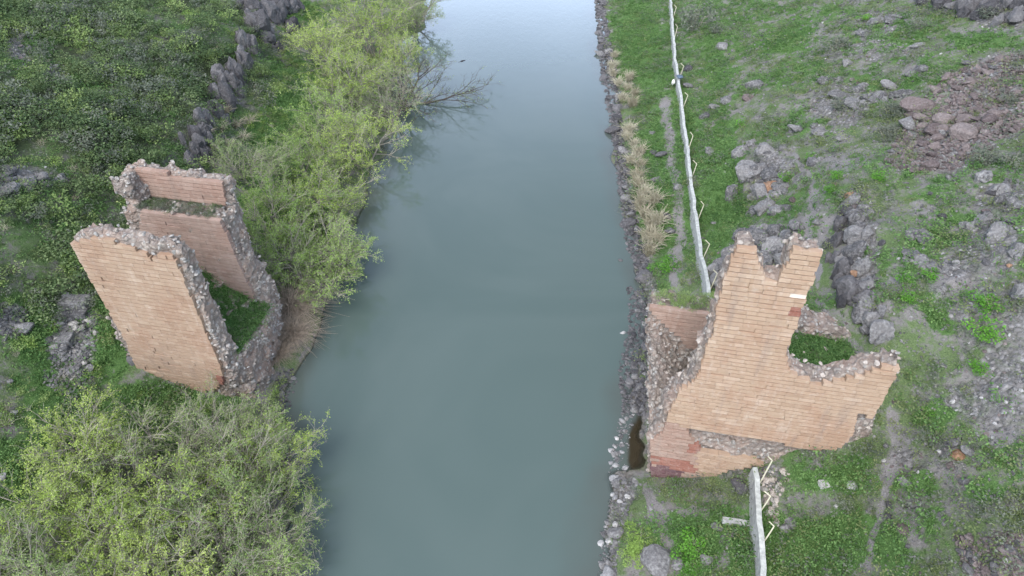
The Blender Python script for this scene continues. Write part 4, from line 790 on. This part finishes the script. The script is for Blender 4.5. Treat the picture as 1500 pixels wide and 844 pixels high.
# ---- outcrops: one mesh each, many fused angular masses
def outcrop(mk, pts, label, seed, name='rock_outcrop', rough=1.0, extra=6):
    """pts: (u, v, wpx, height_m)"""
    r = np.random.default_rng(seed); parts = []; ps = [hit(u, v) for u, v, w_, h in pts]; o0 = np.mean(ps, 0)
    for (u, v, w_, h), p in zip(pts, ps):
        m_ = mpp(p); s = w_*m_*.55
        for q in range(extra):
            P, Fc = rock_np(seed*17+int(u)+q*5, 3 if s > .6 else 2, 15, .12); ss = s*(1 if q == 0 else r.uniform(.35, .65)); off = np.zeros(3) if q == 0 else np.array([r.normal()*s*.42, r.normal()*s*.42, 0])
            hh = h*(1 if q == 0 else r.uniform(.4, .9)); Q = P*np.array([ss, ss*r.uniform(.8, 1.1), hh*.75])
            Q = Q+.09*ss*np.stack([fbm(Q[:, 0]*2/rough+p[0], Q[:, 1]*2/rough, Q[:, 2]*2/rough, 3, k) for k in (1, 2, 3)], 1)*2.2
            gz = ground(p[0]+off[0], p[1]+off[1]); parts.append((Q@rotm(r, .08).T+np.array([p[0]+off[0], p[1]+off[1], gz+hh*.08])-o0, Fc, r.uniform()))
    V, Fc, rd = join_np(parts); me = mesh_np(name, V, Fc, False); attr(me, 'rnd', rd); o = link(name, me, M[mk]); o.location = o0; tag(o, label, 'rock outcrop'); return o
outcrop('grey', [(1096, 258, 42, 2.6), (1085, 225, 26, 1.5), (1120, 225, 36, 1.6), (1130, 262, 36, 1.8), (1145, 280, 26, 1.2), (1112, 285, 28, 1.6), (1120, 305, 36, 1.6), (1140, 310, 28, 1.3), (1105, 312, 22, 1.2), (1100, 212, 16, 1.1)], 'grey rock outcrop with one big overhanging boulder right of the bright grass', 1)
outcrop('orange', [(1130, 274, 26, .9), (1118, 270, 14, .7)], 'rust-stained rock at the lower side of the grey outcrop', 2)
outcrop('grey', [(1062, 392, 36, 2.2), (1070, 372, 24, 1.6), (1055, 415, 26, 1.8), (1110, 350, 46, 2), (1135, 365, 40, 1.8), (1120, 385, 40, 1.4), (1150, 350, 34, 1.4), (1085, 345, 26, 1.2), (1148, 385, 32, 1.4), (1165, 335, 26, 1)], 'grey lichen-covered outcrop directly behind the notched tower', 3)
outcrop('basalt', [(1230, 332, 24, 1.8), (1226, 356, 28, 2.2), (1222, 382, 20, 1.6), (1233, 404, 26, 2.2), (1240, 440, 38, 2.8), (1226, 418, 18, 1.5), (1238, 312, 18, 1.2)], 'long dark vertical rock face behind the right pier', 4)
outcrop('grey', [(1250, 296, 24, 1.4), (1256, 320, 34, 1.6), (1256, 345, 34, 1.6), (1252, 372, 34, 1.8), (1258, 395, 26, 1.4), (1270, 420, 28, 1.3), (1266, 450, 34, 1.6), (1275, 475, 38, 1.8), (1288, 490, 32, 1.6), (1265, 465, 28, 1.4)], 'pale grey top of the long rock ledge behind the right pier', 5)
outcrop('orange', [(1250, 402, 14, .8), (1246, 290, 14, .9)], 'rusty patch of rock on the long ledge', 6)
outcrop('basalt', [(1355, 2, 30, 1.8), (1380, 8, 30, 1.8), (1395, 12, 22, 1.4)], 'dark crag at the top edge right of centre of the right slope', 7)
outcrop('basalt', [(1425, 12, 40, 3), (1450, 22, 40, 2.8), (1470, 8, 46, 3), (1490, 28, 36, 2.6), (1435, -8, 50, 3)], 'dark crag in the top right corner', 8)
outcrop('grey', [(1440, 262, 26, 1.2), (1465, 280, 30, 1), (1485, 300, 30, 1.2), (1440, 325, 26, 1), (1462, 345, 36, 1.2), (1490, 370, 30, 1.2), (1495, 430, 26, 1.4)], 'low pale grey rock band along the right edge', 9)
outcrop('grey', [(1350, 345, 34, .8), (1355, 385, 36, .8), (1385, 395, 26, .7), (1340, 375, 22, .6)], 'flat grey rock patch between green shrubs on the right hillside', 10)
outcrop('basalt', [(372, 20, 34, 5), (378, 46, 34, 5), (398, 28, 40, 4.6), (410, 6, 40, 4), (366, 72, 28, 4.2), (390, 60, 28, 3.4), (425, 12, 34, 2.8), (360, 95, 22, 3.5)], 'craggy dark cliff rock at the top of the left bank', 11, extra=13)
outcrop('basalt', [(338, 128, 30, 4), (330, 150, 26, 3.6), (345, 110, 22, 3.2), (348, 135, 18, 2.6), (322, 170, 20, 3)], 'dark cliff rock in the middle of the left cliff line', 12, extra=13)
outcrop('basalt', [(296, 205, 26, 4.2), (290, 228, 26, 4), (302, 186, 22, 3.6), (304, 232, 18, 3), (284, 244, 18, 2.6)], 'dark cliff rock just behind the left pier', 13, extra=13)
outcrop('grey', [(10, 255, 34, 1), (40, 268, 30, .9), (60, 262, 22, .8), (15, 280, 30, .9), (90, 262, 18, .6)], 'weathered grey rocks in the scrub at the left edge', 14)
outcrop('grey', [(1225, 140, 30, 1), (1250, 152, 26, 1), (1262, 130, 24, .9), (1210, 120, 20, .8), (1285, 145, 28, 1.1), (1320, 140, 26, 1.2)], 'broken grey rock band left of the scree', 15)
outcrop('grey', [(1285, 35, 30, 1.2), (1310, 32, 26, .9), (1265, 48, 20, .7)], 'grey rocks near the top of the right slope', 16)
outcrop('grey', [(1190, 240, 22, .7), (1170, 190, 26, .8), (1200, 195, 22, .7)], 'low grey rocks beside the dirt path on the upper right slope', 17)
# ================================================================ FENCE WALL with posts
def wallseg(line, h, label, posts, grp):
    pts = [hit(u, v, h) for u, v in line]
    # resample
    Q = []
    for a, b in zip(pts[:-1], pts[1:]):
        n = max(2, int(np.linalg.norm(b-a)/1.2))
        for i in range(n): Q.append(a+(b-a)*i/n)
    Q.append(pts[-1]); Q = np.array(Q); Q[:, 2] = [ground(x, y) for x, y in Q[:, :2]]
    kz = np.ones(9)/9; zz = np.convolve(np.pad(Q[:, 2], 4, 'edge'), kz, 'valid'); Q[:, 2] = zz+.05*rng.normal(size=len(Q)); Q[:, 0] += .05*rng.normal(size=len(Q))
    T = np.gradient(Q[:, :2], axis=0); T /= np.linalg.norm(T, axis=1)[:, None]; S = np.stack([T[:, 1], -T[:, 0]], 1)
    if S[0, 0] < 0: S = -S                                   # S points inland (+x)
    root = bpy.data.objects.new('fence_wall', None); COL.objects.link(root); root.location = Q[0]; tag(root, label, 'wall')
    def sweep(name, prof, mat):
        V = []; 
        for q, s in zip(Q, S):
            for (a, z) in prof: V.append((q[0]+s[0]*a-Q[0][0], q[1]+s[1]*a-Q[0][1], q[2]+z-Q[0][2]))
        k = len(prof); Fc = [(i*k+j, i*k+(j+1) % k, (i+1)*k+(j+1) % k, (i+1)*k+j) for i in range(len(Q)-1) for j in range(k)]
        bm = bmesh.new(); vs = [bm.verts.new(v) for v in V]; [bm.faces.new([vs[i] for i in f]) for f in Fc]; bm.faces.new(vs[:k]); bm.faces.new(vs[-k:][::-1]); bmesh.ops.recalc_face_normals(bm, faces=bm.faces[:])
        me = bpy.data.meshes.new(name); bm.to_mesh(me); bm.free(); me.materials.append(M[mat]); return link(name, me, None, root)
    sweep('wall_panel', [(-.32, -.8), (-.16, h-.12), (.16, h-.12), (.22, -.8)], 'concrete')
    sweep('coping', [(-.17, h-.117), (-.17, h), (.17, h+.02), (.17, h-.117)], 'cap')
    for (u, v, ph) in posts:
        p = hit(u, v, h); j = int(np.argmin(((Q[:, :2]-p[:2])**2).sum(1))); q = Q[j]; s = S[j]
        b = np.array([q[0]+s[0]*.30, q[1]+s[1]*.30, q[2]+h-.5])-Q[0]; side = np.array([s[0], s[1], 0]); t_ = np.array([T[j][0], T[j][1], 0])
        ph *= random.uniform(.9, 1.1); lf_ = random.uniform(-.12, .12); pts_ = [b, b+np.array([0, 0, ph+.5])+side*random.uniform(.15, .3)+t_*lf_, b+np.array([0, 0, ph+random.uniform(.85, 1.0)])-side*random.uniform(.15, .3)+t_*lf_*1.5]
        V, Fc = tubes([(np.array([pts_[0], pts_[0]*.5+pts_[1]*.5, pts_[1]]), [.055]*3)], 4); me = mesh_np('post', V, Fc); me.materials.append(M['cream']); po = link('post', me, None, root)
        V, Fc = tubes([(np.array([pts_[1], pts_[1]*.5+pts_[2]*.5, pts_[2]]), [.05]*3)], 4); me = mesh_np('post_arm', V, Fc); me.materials.append(M['cream']); link('post_arm', me, None, po)
    return root, Q, S
fw, FQ, FS = wallseg([(982, -6), (987, 60), (992, 105), (999, 150), (1006, 205), (1013, 270), (1021, 330), (1030, 385), (1042, 440)], 1.05, 'long pale concrete wall with bent posts running up the right bank behind the pier',
    [(984, 22, 1.3), (986, 50, 1.3), (992, 112, 1.3), (998, 148, 1.3), (1005, 212, 1.3), (1010, 248, 1.3), (1018, 322, 1.3), (1026, 370, 1.3), (1035, 412, 1.3)], None)
fw2, _, _ = wallseg([(1108, 682), (1110, 720), (1113, 765), (1117, 810), (1121, 852)], 1.15, 'short near segment of grey concrete wall with cream bent posts below the right pier',
    [(1110, 702, 2.2), (1112, 740, 1.2), (1117, 790, 1.2)], None)
# cloth bundle over the wall, white lump beside it
def blob(name, p, s, mat, label, cat, seed, sub=3):
    P, Fc = rock_np(seed, sub, 24, .18, 1); me = mesh_np(name, P*np.array(s), Fc, True); o = link(name, me, M[mat]); o.location = p; tag(o, label, cat); return o
j = int(np.argmin([abs(proj(*(q+np.array([0, 0, 1.3])))[1]-112) for q in FQ])); q = FQ[j]
blob('cloth_bundle', (q[0]+.05, q[1], q[2]+1.38), (.55, .8, .28), 'cloth', 'blue-grey cloth bundle draped over the white wall', 'cloth', 71)
blob('plastic_sack', (q[0]-.75, q[1]-.2, ground(q[0]-.75, q[1]-.2)+.9), (.32, .3, .5), 'white', 'small white sack leaning against the wall under the blue-grey cloth', 'sack', 72)
# bird perched on the outer bare branches
def bird(p):
    root = bpy.data.objects.new('bird', None); COL.objects.link(root); root.location = p; root.scale = (1.6,)*3; tag(root, 'small black bird perched above the bare branches over the river', 'bird')
    t = np.linspace(0, 1, 12); ax_ = np.stack([-.25+.5*t, 0*t, .1+.14*t], 1); rd = np.array([.004, .03, .06, .078, .085, .08, .065, .048, .05, .05, .035, .006]); V, Fc = tubes([(ax_, rd)], 8)
    me = mesh_np('body', V, Fc, True); me.materials.append(M['bird']); link('body', me, None, root)
    for s in (-1, 1):
        V = np.array([(.12, s*.07, .22), (.02, s*.09, .20), (-.28, s*.035, .1), (-.1, s*.095, .13), (.1, s*.1, .17), (.05, s*.06, .24)]); me = mesh_np('wing', V, np.array([(0, 5, 1), (1, 5, 2), (1, 2, 3), (1, 3, 4), (0, 1, 4)])); me.materials.append(M['bird']); link('wing', me, None, root)
    V = np.array([(-.2, -.04, .1), (-.2, .04, .1), (-.42, .06, .03), (-.42, -.06, .03), (-.3, 0, .09)]); me = mesh_np('tail', V, np.array([(0, 1, 4), (1, 2, 4), (2, 3, 4), (3, 0, 4)])); me.materials.append(M['bird']); link('tail', me, None, root)
    V = np.array([(.24, -.012, .235), (.24, .012, .235), (.24, 0, .255), (.31, 0, .24)]); me = mesh_np('beak', V, np.array([(0, 1, 3), (1, 2, 3), (2, 0, 3)])); me.materials.append(M['darkbark']); link('beak', me, None, root)
bird(atz(678, 92, 3.0))
# ================================================================ GROUND COVER (geometry-node scatter)
def tuft(seed, n, h, sp, mat, w=.02):
    r = np.random.default_rng(seed); Vs = []; 
    for i in range(n):
        a = r.uniform(0, 2*math.pi); b = np.array([r.normal()*sp*.5, r.normal()*sp*.5, -.03]); d_ = np.array([math.cos(a), math.sin(a), 0])*r.uniform(.2, .8)*h; ww = np.array([-math.sin(a), math.cos(a), 0])*w*r.uniform(.7, 1.4); hh = h*r.uniform(.5, 1)
        Vs += [b-ww, b+ww, b+d_*.45+ww*.8+[0, 0, hh*.7], b+d_+[0, 0, hh]]
    me = mesh_np('tuft', np.array(Vs), np.concatenate([np.arange(4*n).reshape(-1, 4)])); attr(me, 'rnd', np.repeat(r.uniform(size=n), 4)); me.materials.append(M[mat]); return me
def scatter(name, label, meshes, P, sc_, seed, tiltz=.15):
    r = np.random.default_rng(seed); n = len(P); me = mesh_np(name, P, np.zeros((0, 3), int)) if False else bpy.data.meshes.new(name)
    me.vertices.add(n); me.vertices.foreach_set('co', np.asarray(P, np.float32).ravel()); me.update()
    attr(me, 'rot', np.stack([r.normal(size=n)*tiltz, r.normal(size=n)*tiltz, r.uniform(0, 6.28, n)], 1), 'FLOAT_VECTOR'); attr(me, 'scl', np.asarray(sc_)); attr(me, 'pick', r.integers(0, len(meshes), n), 'INT')
    o = link(name, me); tag(o, label, 'ground cover', kind='stuff'); g = bpy.data.node_groups.new(name, 'GeometryNodeTree')
    g.interface.new_socket('Geometry', in_out='INPUT', socket_type='NodeSocketGeometry'); g.interface.new_socket('Geometry', in_out='OUTPUT', socket_type='NodeSocketGeometry')
    N = g.nodes; L = g.links; gi = N.new('NodeGroupInput'); go = N.new('NodeGroupOutput'); ip = N.new('GeometryNodeInstanceOnPoints'); jn = N.new('GeometryNodeJoinGeometry')
    for m_ in reversed(meshes):
        t = bpy.data.objects.new(m_.name, m_); oi = N.new('GeometryNodeObjectInfo'); oi.inputs['Object'].default_value = t; oi.inputs['As Instance'].default_value = True; L.new(oi.outputs['Geometry'], jn.inputs[0])
    def na(nm, dt):
        a = N.new('GeometryNodeInputNamedAttribute'); a.data_type = dt; a.inputs[0].default_value = nm; return a.outputs[0]
    e2r = N.new('FunctionNodeEulerToRotation'); L.new(na('rot', 'FLOAT_VECTOR'), e2r.inputs[0])
    L.new(gi.outputs[0], ip.inputs['Points']); L.new(jn.outputs[0], ip.inputs['Instance']); ip.inputs['Pick Instance'].default_value = True; L.new(na('pick', 'INT'), ip.inputs['Instance Index']); L.new(e2r.outputs[0], ip.inputs['Rotation']); L.new(na('scl', 'FLOAT'), ip.inputs['Scale']); L.new(ip.outputs[0], go.inputs[0])
    md = o.modifiers.new('scatter', 'NODES'); md.node_group = g; return o
def sample(n, wf, seed, region=((-103, 103), (14, 145))):
    """random ground points (denser near) accepted by the weight function of the masks"""
    r = np.random.default_rng(seed); x = r.uniform(*region[0], n); t = r.uniform(0, 1, n); y = region[1][0]+(region[1][1]-region[1][0])*t**1.35
    z = interp(Z, x, y); u, v = proj(x, y, z); m = (u > -60) & (u < 1560) & (v > -60) & (v < 920) & (z > .12)
    s_, n_l = w2loc(x, y); m &= ~((s_ > -2) & (s_ < 12.6) & (n_l > 0) & (n_l < 8)) & ~((s_ > -43) & (s_ < -32) & (n_l > 0) & (n_l < 10.8))
    x, y, z = x[m], y[m], z[m]; wgt = wf(x, y, z); k = r.random(len(x)) < wgt; return np.stack([x[k], y[k], z[k]-.02], 1)
iL, iD, iR, iS, iP = [lambda x, y, A=A: interp(A, x, y) for A in (LUSH, DIRT, ROCK, SCRUB, PATH)]
nzz = lambda x, y, f, s: .5+.5*fbm(x*f, y*f, None, 3, s)
gT = [tuft(1, 26, .26, .3, 'grass', .022), tuft(2, 22, .2, .34, 'grass', .026), shrub_mesh(5, 'weed', 'grass', 60, .16, .3)]
P = sample(260000, lambda x, y, z: np.clip(iL(x, y)*1.1+(nzz(x, y, .5, 5)-.55)*1.2, 0, 1)*(1-iP(x, y))*(1-.8*iR(x, y))*(1-.6*iD(x, y))*.85, 1)
scatter('lush_grass', 'lush green grass and weeds covering the banks', gT, P, rng.uniform(.6, 1.4, len(P)), 1)
oT = [tuft(3, 22, .22, .34, 'olive', .02), tuft(4, 16, .3, .25, 'olive', .018), shrub_mesh(6, 'weed', 'olive', 60, .14, .3), shrub_mesh(7, 'weed', 'leaf_grey', 70, .14, .4)]
P2 = sample(260000, lambda x, y, z: np.clip(.25+(nzz(x, y, .4, 6)-.5)*1.8, 0, 1)*(1-iP(x, y))*(1-.4*iR(x, y))*(1-.8*iD(x, y))*(1-iS(x, y))*.85*(1-.5*iL(x, y)), 2)
scatter('sparse_grass', 'sparse olive grass and low weeds on the stony slopes', oT, P2, rng.uniform(.5, 1.4, len(P2)), 2)
sT = [shrub_mesh(100+i, 'scrub_cushion', m_, n, .14, .8) for i, (m_, n) in enumerate([('scrub', 330), ('scrub', 280), ('leaf_grey', 330), ('scrub', 330), ('leaf_dull', 260)])]
P3 = sample(42000, lambda x, y, z: np.clip(iS(x, y), 0, 1)*np.clip(.45+(nzz(x, y, .25, 7)-.5)*1.5, .08, 1)*.8, 3, ((-103, -15), (30, 140)))
scatter('scrub', 'dense low grey-green scrub covering the left hillside', sT, P3, .5+1.5*rng.uniform(0, 1, len(P3))**1.6, 3)
P4 = sample(60000, lambda x, y, z: ((x < -14) & (x > -60))*(1-iS(x, y))*(z > .15)*np.clip((nzz(x, y, .35, 8)-.3)*1.8, 0, 1)*(1-.9*iR(x, y))*.5, 4)
dT = [shrub_mesh(110, 'undergrowth_clump', 'leaf_dull', 240, .15, .8), shrub_mesh(111, 'undergrowth_clump', 'leaf_green', 240, .15, .6), stems_mesh(112, 'undergrowth_clump', 40, .8, .7, 'straw', .012)]
scatter('undergrowth', 'leafy undergrowth and dead stems under the left bank trees', dT, P4, rng.uniform(.4, 1.0, len(P4)), 4)
pT = [mesh_np('pebble', *rock_np(400+i, 1, 9)) for i in range(4)]
for m_, k in zip(pT, ('grey', 'scree', 'pale', 'grey')): m_.materials.append(M[k])
P5 = sample(160000, lambda x, y, z: (np.clip(iR(x, y)*.5+iD(x, y)*.3+iP(x, y)*.15+.05*(x > 22), 0, 1))*(1-iS(x, y)), 5)
scatter('gravel', 'loose gravel and small stones over rocky ground', pT, P5, .05+.16*rng.uniform(0, 1, len(P5))**2.2, 5, .5)
# growth on the pier fills, parts of the piers
for (FS_, root, org, seed, cond) in ((FR, rp, ro, 6, 1), (FL, lp_, lo, 7, 0)):
    S, N, zz = FS_; r = np.random.default_rng(seed); k = r.integers(0, len(S), 900); P = np.stack([S[k]+r.uniform(-.15, .15, 900)-org[0], N[k]+r.uniform(-.15, .15, 900)-org[1], zz[k]], 1)
    o = scatter('fill_grass', None, gT, P, r.uniform(.5, 1.2, 900)*.9, seed); o.parent = root
    if 'category' in o: del o['category']
S = rng.uniform(-42.5, -35.5, 60); P = np.stack([S-lo[0], rng.uniform(7.5, 9.0, 60)-lo[1], np.full(60, 14.2)], 1); o = scatter('ledge_plants', None, [sT[2], sT[0]], P, rng.uniform(.2, .5, 60), 9); o.parent = lp_
if 'category' in o: del o['category']
S = rng.uniform(-1.5, 4, 90); P = np.stack([S-ro[0], rng.uniform(7.5, 9.3, 90)-ro[1], np.full(90, 11.0)], 1); o = scatter('ledge_plants', None, [oT[3], dT[0]], P, rng.uniform(.25, .55, 90), 10); o.parent = rp
if 'category' in o: del o['category']
print('counts', len(P2), len(P3), len(P4), len(P5), len(bpy.data.objects))
